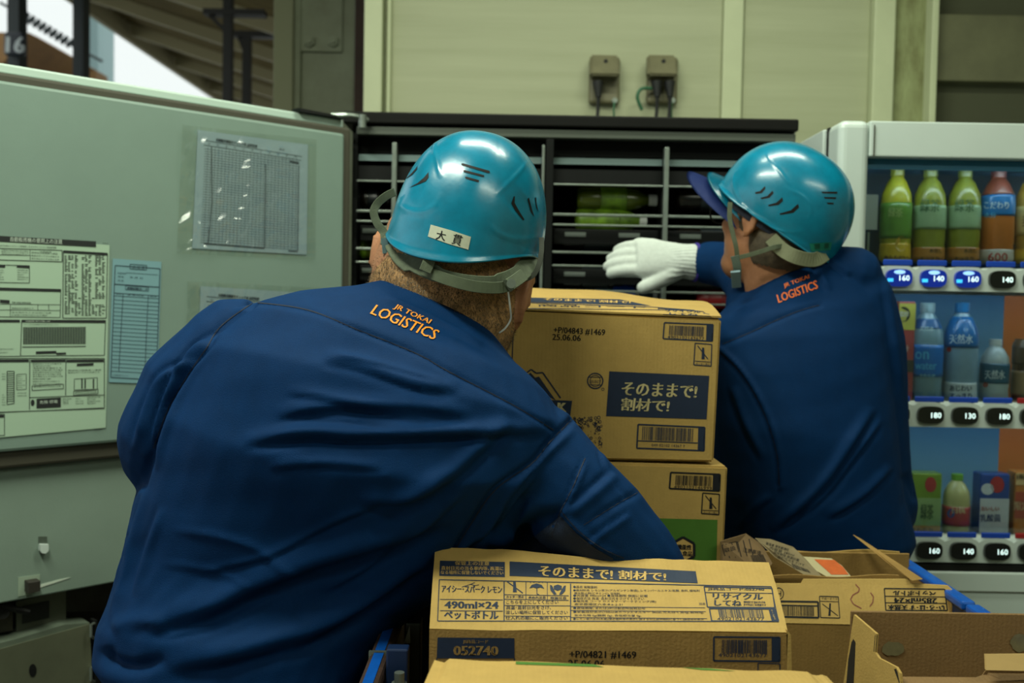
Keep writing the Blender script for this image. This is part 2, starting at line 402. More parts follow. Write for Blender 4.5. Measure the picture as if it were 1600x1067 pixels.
# two weatherproof outlets on the wall
om_ = mat('outlet_plastic', (116, 112, 84), .5, noise=.25, nscale=30); cordm = mat('cord_black', (14, 16, 16), .6)
for i, (cx, lab) in enumerate(((946, 'beige weatherproof outlet with one black plug, nearer the tall white batten on the left'), (1036, 'beige weatherproof outlet with two black plugs and a looping grey cord'))):
    def q(dx, y, dy): return W(cx+dx, y, YW-dy)
    t = thing('wall_outlet', lab, 'outlet', q(0, 130, .005))
    obj('back_plate', bx(q(-24, 0, 0).x, q(24, 0, 0).x, YW-.03, YW-.0051, q(0, 165, 0).z, q(0, 92, 0).z, .01, 3), om_, t)
    bm = bmesh.new(); a = W(cx-23, 92, YW-.08); b = W(cx+23, 92, YW-.08); z1 = W(cx, 92, YW).z; z0 = W(cx, 128, YW).z
    hexa(bm, [Vector((a.x, YW-.09, z0)), Vector((b.x, YW-.09, z0)), Vector((b.x, YW-.05, z1)), Vector((a.x, YW-.05, z1)),
              Vector((a.x, YW-.03, z0)), Vector((b.x, YW-.03, z0)), Vector((b.x, YW-.03, z1)), Vector((a.x, YW-.03, z1))])
    bmesh.ops.bevel(bm, geom=bm.edges[:], offset=.006, segments=2, affect='EDGES')
    obj('hood', bm, om_, t)
    bm = bmesh.new(); c = q(0, 97, .055); cyl(bm, c+Vector((0, .01, 0)), c-Vector((0, .012, 0)), .006); obj('screw', bm, BLACK, t)
    bm = bmesh.new(); c = q(14, 158, .03); cyl(bm, c+Vector((0, .01, 0)), c-Vector((0, .012, 0)), .008); obj('earth_terminal', bm, METAL, t)
    for dx in ((-12,) if i == 0 else (-10, 10)):
        bm = bmesh.new(); cyl(bm, q(dx, 128, .055), q(dx+1, 152, .06), .017, .008); tube(bm, spline([q(dx+1, 150, .06), q(dx, 175, .055), q(dx-2, 200, .06), q(dx-2, 260, .04)]), .0055)
        obj('plug', bm, cordm, t)
    bm = bmesh.new()
    if i: tube(bm, spline([q(-18, 138, .05), q(-34, 139, .06), q(-40, 152, .06), q(-33, 172, .05)]), .005)
    tube(bm, spline([q(14, 160, .045), q(13, 175, .045), q(15, 210, .03)]), .003)
    obj('earth_wire', bm, mat('wire_green', (50, 100, 70), .5), t)

# ================================================================== open stocking machine
YM = 2.35
XL, XR = W(556, 300, YM).x, W(1241, 300, YM).x
ZT = W(900, 181, YM).z
mach = thing('open_vending_machine', 'black stocking machine standing open, its racks of drinks exposed', 'vending machine', ((XL+XR)/2, YM+.3, 0))
YB = 2.93
obj('side_panel', bx(XL-.012, XL, YM+.02, YB, .05, ZT-.02), DARKM, mach)
obj('side_panel', bx(XR, XR+.004, YM+.02, YB, .05, ZT-.02), mat('side_white', (170, 178, 168), .5), mach)
obj('rear_panel', bx(XL, XR, YB-.02, YB, .05, ZT-.02), DARKM, mach)
obj('base', bx(XL, XR, YM+.05, YB-.03, 0.0, .12), DARKM, mach)
obj('roof_cap', bx(XL-.03, XR+.004, YM-.01, YB, ZT-.028, ZT, .004), mat('cap_dark', (14, 14, 12), .6, noise=.3, spec=.15), mach)
z = lambda py: W(900, py, YM).z
obj('head_rail', bx(XL, XR, YM+.0, YM+.03, z(216), z(203), .002), mat('head_grey', (78, 84, 76), .45, metal=.3), mach)
obj('head_panel', bx(XL, XR, YM+.05, YM+.07, z(240), z(214)), mat('head_black', (8, 10, 9), .6, spec=.15), mach)
obj('inner_roof', bx(XL, XR, YM+.07, YB-.02, z(236), z(228)), DARKM, mach)
bvs = [(612, 619, METAL, 'divider'), (846, 850, METAL, 'divider'), (852, 864, DARKM, 'divider_post'), (1037, 1044, METAL, 'divider')]
for a, b, m_, nm in bvs:
    xa, xb = W(a, 300, YM).x, W(b, 300, YM).x; top = z(228) if b-a < 10 else z(218)
    obj(nm, bx(xa, xb, YM-.004, YM+.02, .4, top, .001), m_, mach)
    obj('partition', bx((xa+xb)/2-.002, (xa+xb)/2+.002, YM+.03, YB-.03, .4, z(240)), DARKM, mach)
rails = [(288, 2.2), (335, 3.4), (351, 2.6), (394, 3), (415, 2.6), (454, 3), (472, 2.6), (514, 3), (532, 3), (575, 3), (595, 3), (636, 3), (656, 3), (700, 3)]
cols = [(556, 612), (619, 846), (864, 1037), (1044, 1243)]
traym = mat('tray_black', (12, 14, 14), .5, noise=.3, nscale=20, spec=.2); tagm = mat('tray_tag', (96, 104, 98), .6); slm = mat('light_strip', (120, 140, 140), .4, metal=.4)
for ci, (a, b) in enumerate(cols):
    xa, xb = W(a, 300, YM).x+.001, W(b, 300, YM).x-.001
    obj('top_strip', bx(xa, xb, YM+.03, YM+.035, z(254), z(244)), slm, mach)
    obj('top_tray', bx(xa, xb, YM+.03, YM+.04, z(284), z(262)), traym, mach)
    for ri, (py, hw) in enumerate(rails):
        obj('rail', bx(xa, xb, YM+.002, YM+.014, z(py+hw/2+.4), z(py-hw/2), .001), METAL, mach)
        if ri % 2 == 0 and ri < 13:
            nx = rails[ri+1][0]
            obj('shelf_plate', bx(xa+.001, xb-.001, YM+.05, YB-.05, z(py+18)+.0, z(py+17)), traym, mach) if ri else None
    for py in (362, 425):                 # drop-front label holders
        tr = obj('tray_front', bx(xa+.004, xb-.004, YM+.04, YM+.046, z(py+18), z(py-6), .001), traym, mach)
        nt_ = 1 if b-a < 100 else 2
        for q_ in range(nt_):
            tx = xa+(xb-xa)*(.12+.5*q_)
            obj('tag_label', bx(tx, tx+.05, YM+.038, YM+.04, z(py+6), z(py-1)), tagm, tr)
# bottles lying in the racks
def rack_bottle(name, px0, px1, py, col, capc, lab, group=None, Y=YM+.10, r=.028):
    xa, xb = W(px0, py, Y).x, W(px1, py, Y).x; zz = W((px0+px1)/2, py, Y).z; L = xb-xa
    t = thing(name, lab, 'bottle', (xa, Y, zz), group)
    prof = [(.2*r, 0), (.9*r, .004), (r, .015), (r, L*.25), (.93*r, L*.3), (r, L*.35), (r, L*.65), (.8*r, L*.78), (.42*r, L*.88), (.42*r, L*.93)]
    rot = Matrix.Rotation(PI/2, 4, 'Y')
    bm = bmesh.new(); lathe(bm, prof, 14); bmesh.ops.transform(bm, matrix=Matrix.Translation((xa, Y, zz)) @ rot, verts=bm.verts)
    obj('bottle_body', bm, col[0], t, smooth=True)
    bm = bmesh.new(); lathe(bm, [(r*1.02, L*.3), (r*1.03, L*.31), (r*1.03, L*.6), (r*1.02, L*.62)], 14); bmesh.ops.transform(bm, matrix=Matrix.Translation((xa, Y, zz)) @ rot, verts=bm.verts)
    obj('label_band', bm, col[1], t, smooth=True)
    bm = bmesh.new(); lathe(bm, [(.5*r, L*.9), (.5*r, L)], 12); bmesh.ops.transform(bm, matrix=Matrix.Translation((xa, Y, zz)) @ rot, verts=bm.verts)
    obj('bottle_cap', bm, capc, t)
gm = mat('green_label', (104, 140, 26), .45, noise=.6, nscale=30, col2=(50, 70, 14)); gb = mat('green_tea', (70, 82, 20), .25, noise=.3, nscale=30)
dm = mat('dark_drink', (24, 20, 16), .25); dl = mat('dark_label', (30, 38, 42), .4, noise=.5, nscale=40)
bl = mat('blue_label', (14, 70, 160), .4); cw = mat('cap_white', (190, 194, 188), .4); rl = mat('red_label', (120, 22, 24), .4); cp = mat('clear_drink', (60, 76, 82), .2)
rack_bottle('rack_bottle', 900, 1026, 312, (gb, gm), cw, 'green-labelled drink bottle lying on the upper rack behind the waving glove')
rack_bottle('rack_bottle', 898, 1010, 345, (gm, gm), cw, 'green-labelled bottle lying directly under the other green one in the rack')
rack_bottle('rack_bottle', 560, 610, 390, (gm, gb), cw, 'green-labelled bottle at the left edge of the racks by the door hinge')
rack_bottle('rack_bottle', 925, 1030, 462, (cp, bl), cw, 'blue-labelled bottle lying just above the tall carton')
rack_bottle('rack_bottle', 1085, 1150, 468, (rl, rl), cw, 'dark red bottle lying low in the rack beside the man wearing glasses')
for (a, b, py) in ((560, 612, 312), (625, 740, 372), (868, 1010, 375), (1050, 1190, 312), (1050, 1190, 375), (868, 1000, 436), (1050, 1170, 436), (560, 610, 436)):
    rack_bottle('rack_bottle', a+3, b-3, py, (dm, dl), BLACK, 'dark drink bottle lying in shadow on the black racks', 'dark bottles in the racks')

# ================================================================== the open door of that machine (runs towards the camera)
H = Vector((W(549, 300, 2.3).x, 2.3, 0)); ED = Vector((-1600, -F, 0)).normalized(); EN = Vector((-ED.y, ED.x, 0)); EN = EN if EN.dot(CAM-H-ED*.4) > 0 else -EN
def DPt(px, py, off=0): return RP(px, py, H+EN*off, EN)
def dbox(t0, t1, z0, z1, o0, o1, bevel=0):
    bm = bmesh.new(); M4 = Matrix((( ED.x, EN.x, 0, H.x), (ED.y, EN.y, 0, H.y), (0, 0, 1, 0), (0, 0, 0, 1)))
    if M4.determinant() < 0: pass
    box(bm, ((t0+t1)/2, (o0+o1)/2, (z0+z1)/2), (t1-t0, abs(o1-o0), z1-z0), bevel=bevel)
    bmesh.ops.transform(bm, matrix=M4, verts=bm.verts); bmesh.ops.recalc_face_normals(bm, faces=bm.faces[:]); return bm
PANEL = mat('door_liner', (119, 140, 130), .5, noise=.1, nscale=5, bump=.1, bscale=500)
GASK = mat('gasket_dark', (62, 60, 48), .7)
door = thing('machine_door', 'wide open pale green machine door with notices taped inside', 'door', H)
zi_t = DPt(540, 209).z; zi_b = DPt(60, 702).z
z_t = zi_t+.016
obj('outer_door', dbox(.01, 1.12, .12, z_t+.030, -.16, -.10, .006), mat('door_edge_white', (200, 214, 206), .45), door)
obj('door_core', dbox(.0, 1.10, 1.165, z_t+.002, -.10, -.03), PANEL, door)
gk = obj('gasket', dbox(-.005, 1.10, zi_b-.032, zi_t+.017, -.03, -.0105, .006), GASK, door)
liner = obj('liner_panel', dbox(.02, 1.09, zi_b, zi_t, -.02, 0, .006), PANEL, door)
obj('top_ledge', dbox(.0, 1.11, z_t+.0025, z_t+.022, -.10, -.035, .004), mat('door_ledge', (176, 196, 186), .4), door)
zl = DPt(0, 943, -.03).z
low = obj('lower_panel', dbox(.0, 1.09, zl, zi_b-.034, -.10, -.03, .003), mat('lower_liner', (126, 144, 132), .55, noise=.12, nscale=5, bump=.1, bscale=400), door)
# hinge arm and pin at the top corner
bm = bmesh.new(); prism(bm, [DPt(455, 171, -.05), DPt(520, 183, -.05), DPt(528, 188, -.05), DPt(460, 177, -.05)], EN*.03); obj('hinge_arm', bm, BLACK, door)
bm = bmesh.new(); tube(bm, spline([W(518, 180, 2.30), W(545, 180, 2.30), W(566, 184, 2.32), W(574, 188, 2.33)]), .006); c = W(566, 200, 2.31); cyl(bm, c, c+Vector((0, 0, .03)), .009)
obj('hinge_pin', bm, METAL, door)
# latch, black stop block, gap below
bm = bmesh.new(); prism(bm, [DPt(60, 838, -.03), DPt(73, 838, -.03), DPt(73, 850, -.03), DPt(60, 850, -.03)], EN*.002)
lt = obj('latch_slot', bm, mat('slot_shadow', (70, 80, 70), .6), door)
bm = bmesh.new(); prism(bm, [DPt(60, 849, -.03), DPt(73, 849, -.03), DPt(73, 859, -.03), DPt(69, 863, -.03), DPt(63, 863, -.03), DPt(60, 859, -.03)], EN*.01); obj('latch', bm, WHITEM, door)
bm = bmesh.new(); prism(bm, [DPt(38, 906, -.03), DPt(57, 903, -.03), DPt(57, 920, -.03), DPt(38, 924, -.03)], EN*.022); bmesh.ops.bevel(bm, geom=bm.edges[:], offset=.001, segments=1, affect='EDGES')
obj('stop_block', bm, mat('block_black', (38, 34, 26), .7), door)
bm = bmesh.new(); prism(bm, [DPt(28, 902, -.03), DPt(62, 897, -.03), DPt(62, 925, -.03), DPt(28, 932, -.03)], EN*.001); obj('tape', bm, mat('clear_tape', (150, 166, 148), .15), door)
tape2 = bmesh.new(); prism(tape2, [DPt(60, 914, -.03), DPt(90, 906, -.03), DPt(110, 902, -.03), DPt(90, 909, -.03), DPt(62, 918, -.03)], EN*.001); obj('tape', tape2, mat('white_tape', (200, 210, 196), .3), door)
# inside works under the panel
gut = mat('guts_grey', (92, 96, 82), .5, noise=.3, nscale=12); gutd = mat('guts_dark', (22, 24, 22), .6, noise=.4, nscale=20)
obj('works_backing', dbox(.05, 1.09, .15, zl+.02, -.10, -.098), gutd, door)
def dpoly(name, pts, off, th, m_, parent=door):
    bm = bmesh.new(); prism(bm, [DPt(x, y, off) for x, y in pts], -EN*th); return obj(name, bm, m_, parent)
dpoly('coin_unit', [(26, 940), (103, 922), (103, 978), (26, 993)], -.07, .02, gut)
dpoly('coin_window', [(35, 948), (77, 939), (77, 965), (35, 975)], -.068, .004, gutd)
dpoly('coin_unit', [(103, 922), (175, 905), (175, 955), (103, 956)], -.085, .01, mat('guts_mid', (48, 50, 46), .5, noise=.6, nscale=30))
dpoly('mech_part', [(-10, 948), (20, 942), (20, 985), (-10, 990)], -.07, .02, mat('guts_brown', (62, 56, 44), .5, noise=.6, nscale=30))
bm = bmesh.new(); tube(bm, [DPt(5, 945, -.05), DPt(25, 952, -.045), DPt(45, 956, -.045)], .006); cyl(bm, DPt(4, 957, -.06), DPt(4, 957, -.05), .012); obj('lever', bm, BLACK, door)
tr = dpoly('cash_box_front', [(-20, 1020), (36, 1004), (140, 975), (147, 1110), (-20, 1130)], -.03, .003, mat('galvanised', (104, 108, 88), .5, metal=.3, noise=.25, nscale=9))
dpoly('cash_box_lid', [(-20, 1010), (30, 997), (100, 976), (140, 973), (140, 978), (36, 1006), (-20, 1022)], -.034, .05, mat('galvanised_light', (120, 132, 116), .4, metal=.4, noise=.3, nscale=12))
k = Ink(onplane(H-EN*.03, EN, .001)); k.disc((51, 1047), 6, 10); k.build('lock_hole', BLACK, door)
for y in (980, 1048):
    bm = bmesh.new(); tube(bm, [DPt(147, y-6, -.03), DPt(142, y-4, -.02), DPt(142, y+14, -.02), DPt(147, y+17, -.03)], .003); obj('handle', bm, METAL, door)
dpoly('edge_strip', [(147, 970), (152, 969), (152, 1100), (147, 1100)], -.03, .02, BLACK)
bm = bmesh.new(); c = DPt(160, 1042, -.06); cyl(bm, c, c+EN*.006, .0035); obj('indicator_lamp', bm, mat('red_led', (255, 60, 20), .4, emit=1.2), door)

# papers on the door
def sheet(name, lab, cat, corners, m_, off=.0012, th=.0006):
    bm = bmesh.new(); prism(bm, [DPt(x, y, off) for x, y in corners], EN*th)
    return tag(obj(name, bm, m_), lab, cat)
hitd = onplane(H+EN*.0022, EN, .0003)
paperm = mat('notice_paper', (158, 182, 160), .6)
def L2(p0, p1, q0, q1):                          # local (u,v) frame from four pixel corners: tl, tr, bl, br
    p0, p1, q0, q1 = map(np.array, (p0, p1, q0, q1))
    return lambda u, v: tuple((p0*(1-u)+p1*u)*(1-v) + (q0*(1-u)+q1*u)*v)
nt = sheet('usage_notice', 'large black and white printed usage notice on the pale green door', 'notice', [(-60, 364), (171, 383), (165, 668), (-60, 689)], paperm)
k = Ink(hitd)
def bar(x0, y0, x1, y1, h, s=None):              # dark heading bar with slanted ends of the perspective
    k.quad((x0, y0), (x1, y1), (x1, y1+h), (x0, y0+h), 4, 1)
white = Ink(onplane(H+EN*.0027, EN, .0003))
bar(-60, 365, 150, 377, 9); white.text('自動販売機の使用上の注意', (16, 377.3), (97, 381.6), 7.5)
k.text('必ずお読みください ご使用前に 必ずお守りください 取扱説明書', (0, 385), (88, 388.5), 3)
def textblock(x0, x1, y0, y1, n, slope, h=2.4, seed=0):
    rr = random.Random(seed); words = ['お客様ご利用の前に必ず確認', '商品の補充は定められた手順で', '電源を切ってから作業する', '扉を閉めるときは指に注意', '異常時は管理者へ連絡', '温度設定を確認する', '清掃は毎日行うこと']
    for i in range(n):
        y = y0 + (y1-y0)*(i+.8)/n; xe = x0 + (x1-x0)*rr.choice((1, .95, .9, .6)); s_ = rr.choice(words)
        k.text(s_, (x0, y), (xe, y + slope*(xe-x0)), h)
k.frame((-60, 386), (97, 391), (97, 409), (-60, 404), 1); k.line([(47, 389), (47, 406)], .8); k.line([(-60, 397), (47, 399)], .7)
textblock(49, 92, 392, 406, 3, .05, 2.6, 1); textblock(2, 44, 389, 398, 3, .05, 2, 2); k.text('注意事項', (62, 394), (80, 395), 2.4)
k.frame((-60, 412), (46, 415), (46, 442), (-60, 440), .9); bar(26, 414, 46, 415, 4); bar(-60, 412, 8, 414, 4)
textblock(27, 44, 420, 438, 5, .04, 2, 3); textblock(-4, 6, 420, 438, 5, .04, 2, 4)
bar(-60, 448, 95, 452, 4); k.frame((-60, 448), (95, 452), (94, 496), (-60, 494), .9)
bar(0, 468, 15, 469, 5); k.text('使用期間', (18, 474), (48, 475), 3); k.line([(0, 475), (94, 476)], .7); k.line([(0, 484), (94, 485)], .7); k.line([(16, 475), (16, 496)], .7); k.line([(59, 476), (59, 485)], .7); k.line([(76, 476), (76, 485)], .7)
textblock(18, 56, 477, 484, 1, .01, 2.4, 5); textblock(18, 80, 486, 494, 2, .01, 2.2, 6)
bar(99, 391, 168, 395, 4); k.frame((99, 392), (168, 396), (166, 497), (98, 497), 1.1)
for ci_ in range(12):
    x = 101+ci_*5.3
    for r_ in range(36):
        if random.random() < .82 and not (ci_ in (4, 8) and r_ < 25) and not (ci_ > 7 and 25 < r_ < 29):
            y = 399+r_*2.65; w_ = random.uniform(2.5, 5); k.quad((x, y), (x+w_, y+.1), (x+w_, y+1.3), (x, y+1.2))
bar(-60, 499, 31, 499.5, 4); bar(34, 499.5, 165, 500.5, 4); white.text('お取扱説明に関するお願い 注意', (40, 503), (78, 503.4), 2.5)
k.frame((34, 500), (165, 500.5), (163, 555), (32, 556), 1); k.text('くわしくは下記の連絡先までお問い合わせください', (36, 508), (92, 508.3), 2.2)
for r_ in range(16):
    y = 511+r_*1.7; k.quad((36, y), (134, y-.3), (134, y+.5), (36, y+.8))
for c_ in range(24):
    x = 37+c_*4.1; k.line([(x, 511), (x, 538)], .5)
k.line([(35, 542), (134, 541)], 1.2); bar(56, 549, 88, 548, 4); bar(88, 551, 103, 550.5, 3); k.line([(-60, 557), (32, 556.5)], 1)
textblock(-5, 24, 542, 553, 2, -.01, 2, 7)
k.frame((-60, 560), (163, 560), (163, 638), (-60, 646), 1.1)
for a, b in ((-60, 45), (48, 102), (104, 162)): bar(a, 562, b, 561.5, 4)
k.line([(46.5, 562), (46, 640)], 1); k.line([(103, 561), (102.5, 618)], 1); k.line([(46, 621), (163, 617)], 1)
textblock(51, 98, 567, 590, 7, -.01, 2.2, 8); textblock(51, 98, 590, 602, 3, -.01, 2.2, 9); k.frame((50, 603), (99, 600), (99, 607), (50, 610), .9); textblock(53, 95, 603, 606, 1, -.03, 2, 10)
k.frame((11, 580), (22, 580), (22, 630), (11, 632), 1)
for r_ in range(14): k.line([(11, 584+r_*3.3), (22, 583.6+r_*3.3)], .9)
k.frame((26, 585), (41, 584), (41, 608), (26, 609), .7); textblock(27, 40, 586, 607, 6, -.02, 1.8, 11); textblock(3, 9, 615, 634, 5, 0, 2, 12); textblock(3, 9, 582, 594, 3, 0, 2, 13); textblock(27, 42, 612, 620, 2, -.02, 2, 15)
bar(120, 568, 146, 567, 4); textblock(106, 158, 577, 584, 2, -.02, 2.2, 14)
k.frame((116, 592), (152, 590), (152, 608), (116, 609), .8)
for x in (128, 133, 146): k.line([(x, 592), (x, 607)], 2)
k.frame((115, 611), (153, 608), (153, 615), (115, 618), .9); k.frame((118, 613), (150, 610), (150, 613), (118, 616), .6)
k.quad((57, 623), (95, 621), (95, 636), (57, 638)); white.text('危険 感電', (62, 631), (90, 629.5), 5); textblock(98, 113, 622, 632, 4, -.02, 2, 16); textblock(118, 132, 621, 632, 3, -.02, 2, 17); textblock(136, 158, 619, 632, 4, -.03, 2.2, 18)
k.disc((51, 629), 3, 5); k.line([(-60, 647), (162, 637)], .8); k.frame((-60, 648), (7, 647), (7, 680), (-60, 682), .9); bar(-60, 649, 6, 648, 4)
k.text('管理番号', (147, 673), (160, 672), 2); k.text('確認済', (160, 381), (169, 382), 2)
nk = k; k.build('printing', PRINTK, nt); white.build('heading_text', mat('heading_white', (186, 200, 186), .6), nt)
# blue record sheet
rs = sheet('record_sheet', 'narrow blue lined record sheet taped beside the large notice', 'paper', [(176, 404), (252, 409), (246, 600), (170, 597)], mat('blue_paper', (112, 150, 158), .6))
k = Ink(hitd); f = L2((180, 411), (250, 416), (173, 593), (244, 597))
k.frame(f(0, .02), f(1, .02), f(1, .98), f(0, .98), 1.1); k.line([f(0, .18), f(1, .18)], 1.2); k.line([f(0, .255), f(1, .255)], .8); k.line([f(.2, .255), f(.17, .93)], .8); k.line([f(.76, .255), f(.74, .93)], .8)
for i in range(20): k.line([f(0, .28+i*.034), f(1, .28+i*.034)], .7)
k.frame(f(.33, .0), f(.7, .0), f(.7, .04), f(.33, .04), .9); k.text('点 検 票', f(.38, .035), f(.66, .035), 4.5)
k.frame(f(.25, .185), f(.76, .185), f(.76, .22), f(.25, .22), .8); k.text('清掃記録カード', f(.28, .215), f(.74, .215), 3.6, bold=.3)
k.text('設置場所', f(.06, .09), f(.26, .09), 2.6); k.text('年 月 日', f(.33, .12), f(.62, .12), 3); k.text('担当', f(.07, .12), f(.2, .12), 3); k.text('氏名', f(.07, .155), f(.2, .155), 3); k.line([f(.25, .075), f(.95, .075)], .6)
k.text('年月日', f(.04, .27), f(.16, .27), 2.6); k.text('清 掃 内 容', f(.3, .27), f(.66, .27), 3); k.text('担当', f(.8, .27), f(.94, .27), 2.6)
k.text('この用紙は捨てないこと', f(.03, .965), f(.38, .965), 2.4); k.text('本部', f(.84, .95), f(.95, .95), 2.4); k.build('printing', mat('print_blue_black', (36, 52, 66), .6), rs)
# forms in clear sleeves
slv = bpy.data.materials.new('clear_sleeve'); slv.use_nodes = True; nt_ = slv.node_tree; nt_.nodes.clear()
o_ = nt_.nodes.new('ShaderNodeOutputMaterial'); mx_ = nt_.nodes.new('ShaderNodeMixShader'); tr_ = nt_.nodes.new('ShaderNodeBsdfTransparent'); gl_ = nt_.nodes.new('ShaderNodeBsdfGlossy'); fr_ = nt_.nodes.new('ShaderNodeFresnel')
tr_.inputs[0].default_value = (.95, .96, .94, 1); gl_.inputs['Roughness'].default_value = .12; fr_.inputs[0].default_value = 1.45
mx_.inputs[0].default_value = .1; nt_.links.new(tr_.outputs[0], mx_.inputs[1]); nt_.links.new(gl_.outputs[0], mx_.inputs[2]); nt_.links.new(mx_.outputs[0], o_.inputs[0])
MATS['clear_sleeve'] = slv
def form(lab, tl, tr2, br, bl2, extra, seed):
    t = thing('clear_sleeve', lab, 'document', DPt(*bl2))
    bm = bmesh.new(); prism(bm, [DPt(x, y, .0012) for x, y in (tl, tr2, br, bl2)], EN*.0006)
    ps = obj('paper_form', bm, mat('form_paper', (132, 152, 160), .6), t)
    f = L2(tl, tr2, bl2, br); k = Ink(onplane(H+EN*.002, EN, .0003))
    k.text('自動販売機衛生チェック表 品質管理', f(.17, .075), f(.54, .09), 5, bold=.3); k.text('月分', f(.74, .085), f(.79, .085), 4)
    k.line([f(.06, .08), f(.95, .115)], .8); k.line([f(.06, .12), f(.94, .15)], .8)
    for i in range(11): k.text('日', f(.1+i*.078, .112+i*.002), f(.115+i*.078, .112+i*.002), 2.6)
    nrow = 38
    for i in range(nrow): k.line([f(.07, .15+i*.0215), f(.93, .165+i*.0215)], .55)
    for i in range(26): k.line([f(.1+i*.032, .13), f(.1+i*.032, .955)], .35)
    k.line([f(.13, .12), f(.14, .3), f(.155, .6), f(.14, .95)], 1.3); k.line([f(.62, .22), f(.625, .3), f(.63, .96)], 1.3); k.line([f(.92, .2), f(.92, .97)], 1); k.line([f(.84, .17), f(.92, .18)], 2.4)
    k.line([f(.1, .955), f(.63, .965)], 1.8); k.line([f(.84, .975), f(.92, .975)], 2)
    k.build('printing', mat('form_ink', (52, 62, 70), .6), t)
    # the crinkled clear sleeve in front
    rr = random.Random(seed); e = extra
    ff = L2((tl[0]-e[0], tl[1]-e[1]), (tr2[0]+e[2], tr2[1]-e[1]), (bl2[0]-e[0], bl2[1]+e[3]), (br[0]+e[2], br[1]+e[3]))
    ph = [rr.uniform(0, 6) for _ in range(6)]
    def fn(u, v):
        x, y = ff(u, v)
        o2 = .004+.0018*math.sin(9*u+4*v+ph[0])+.0016*math.sin(23*u-7*v+ph[1])*(1.6-u)+.0012*math.sin(31*v+5*u+ph[2])+.0012*math.sin(47*u+19*v+ph[3])*(1-u)
        o2 += .006*math.exp(-((u-.48-.22*(.6-v))/.03)**2)*math.exp(-((v-.62)/.2)**2)
        if u < .12: o2 += .004*abs(math.sin(14*v+ph[4]))
        return DPt(x, y, max(.0026, o2))
    bm = bmesh.new(); nu, nv = 60, 60
    g = [[bm.verts.new(fn(i/nu, 1-j/nv)) for i in range(nu+1)] for j in range(nv+1)]
    for j in range(nv):
        for i in range(nu): bm.faces.new([g[j][i], g[j][i+1], g[j+1][i+1], g[j+1][i]])
    bm.normal_update()
    if sum(f.normal.dot(EN) for f in bm.faces) < 0: bmesh.ops.reverse_faces(bm, faces=bm.faces[:])
    obj('sleeve_film', bm, slv, t, smooth=True)
form('clear crinkled sleeve with a gridded check form, whole and high on the door', (309, 203), (481, 226), (479, 398), (300, 388), (24, 8, 14, 8), 3)
form('clear sleeve with a check form partly hidden by the worker shoulder', (313, 447), (483, 458), (480, 640), (308, 640), (20, 8, 20, 8), 5)
# ================================================================== right vending machine with its display window
YR = 2.09
mt2 = WHITEM
xl = W(1303, 500, YR).x; xr = xl+1.02; zt2 = W(1450, 189, YR).z; zb2 = .05
vm = thing('drink_vending_machine', 'white drink vending machine with lit window of sample bottles', 'vending machine', (xl+.5, YR+.4, 0))
obj('cabinet_side', bx(xl-.004, xl+.006, YR+.10, 2.86, zb2, zt2-.004, .003), WHITEM, vm)
obj('cabinet_side', bx(xr-.01, xr, YR+.10, 2.86, zb2, zt2-.004, .003), WHITEM, vm)
obj('cabinet_top', bx(xl+.006, xr-.01, YR+.10, 2.86, zt2-.014, zt2-.004), WHITEM, vm)
obj('cabinet_rear', bx(xl+.006, xr-.01, 2.84, 2.86, zb2, zt2-.014), WHITEM, vm)
obj('door_gasket', bx(xl+.004, xl+.014, YR+.086, YR+.10, zb2+.01, zt2-.002), BLACK, vm)
obj('door_gasket', bx(xl+.014, xr-.004, YR+.086, YR+.10, zt2-.012, zt2-.002), BLACK, vm)
obj('foot_plinth', bx(xl+.02, xr-.02, YR+.1, 2.8, 0, zb2), BLACK, vm)
xw0 = W(1351, 500, YR).x; xw1 = xr-.06; zw1 = W(1351, 244, YR).z; zw0 = W(1450, 884, YR).z
# door front as four rails around the window
YD = YR+.085
dr = obj('front_door', bx(xl, xw0, YR, YD, zb2, zt2, .016, 4), WHITEM, vm)
obj('door_frame', bx(xw0-.0005, xw1, YR+.003, YD, zw1, zt2-.001, .003), WHITEM, vm)
obj('door_frame', bx(xw1, xr, YR, YD, zb2, zt2, .016, 4), WHITEM, vm)
obj('lower_front', bx(xw0-.0005, xw1, YR+.003, YD, .10, zw0-.012, .004), WHITEM, vm)
obj('lower_front_seam', bx(xw0, xw1, YR+.006, YR+.02, zw0-.014, zw0+.002), BLACK, vm)
obj('panel_seam', bx(W(1366, 210, YR).x, W(1366, 210, YR).x+.0016, YR-.0004, YR+.004, zw1, zt2-.01), GASK, vm)
obj('panel_seam', bx(xw0+.01, xw1, YR+.0005, YR+.004, W(1500, 925, YR).z, W(1500, 925, YR).z+.002), GASK, vm)
# window interior
teald = mat('window_teal', (10, 92, 124), .5); 
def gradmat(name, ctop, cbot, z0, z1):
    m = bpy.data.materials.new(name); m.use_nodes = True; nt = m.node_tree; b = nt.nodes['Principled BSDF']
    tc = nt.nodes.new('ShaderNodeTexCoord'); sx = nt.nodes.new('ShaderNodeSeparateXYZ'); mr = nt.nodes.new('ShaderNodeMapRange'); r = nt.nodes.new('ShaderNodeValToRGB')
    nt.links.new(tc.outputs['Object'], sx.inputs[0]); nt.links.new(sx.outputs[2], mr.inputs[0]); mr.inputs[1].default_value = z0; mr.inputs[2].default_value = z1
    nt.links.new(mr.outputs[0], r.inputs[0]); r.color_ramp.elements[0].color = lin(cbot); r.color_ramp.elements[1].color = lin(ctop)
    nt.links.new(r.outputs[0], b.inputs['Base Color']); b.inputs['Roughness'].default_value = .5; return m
YI = YR+.23
rowz = [W(1450, y, YR) .z for y in (435, 649, 862)]
tops = [zw1, rowz[0]-.03, rowz[1]-.03]
xo = W(1566, 560, YI).x
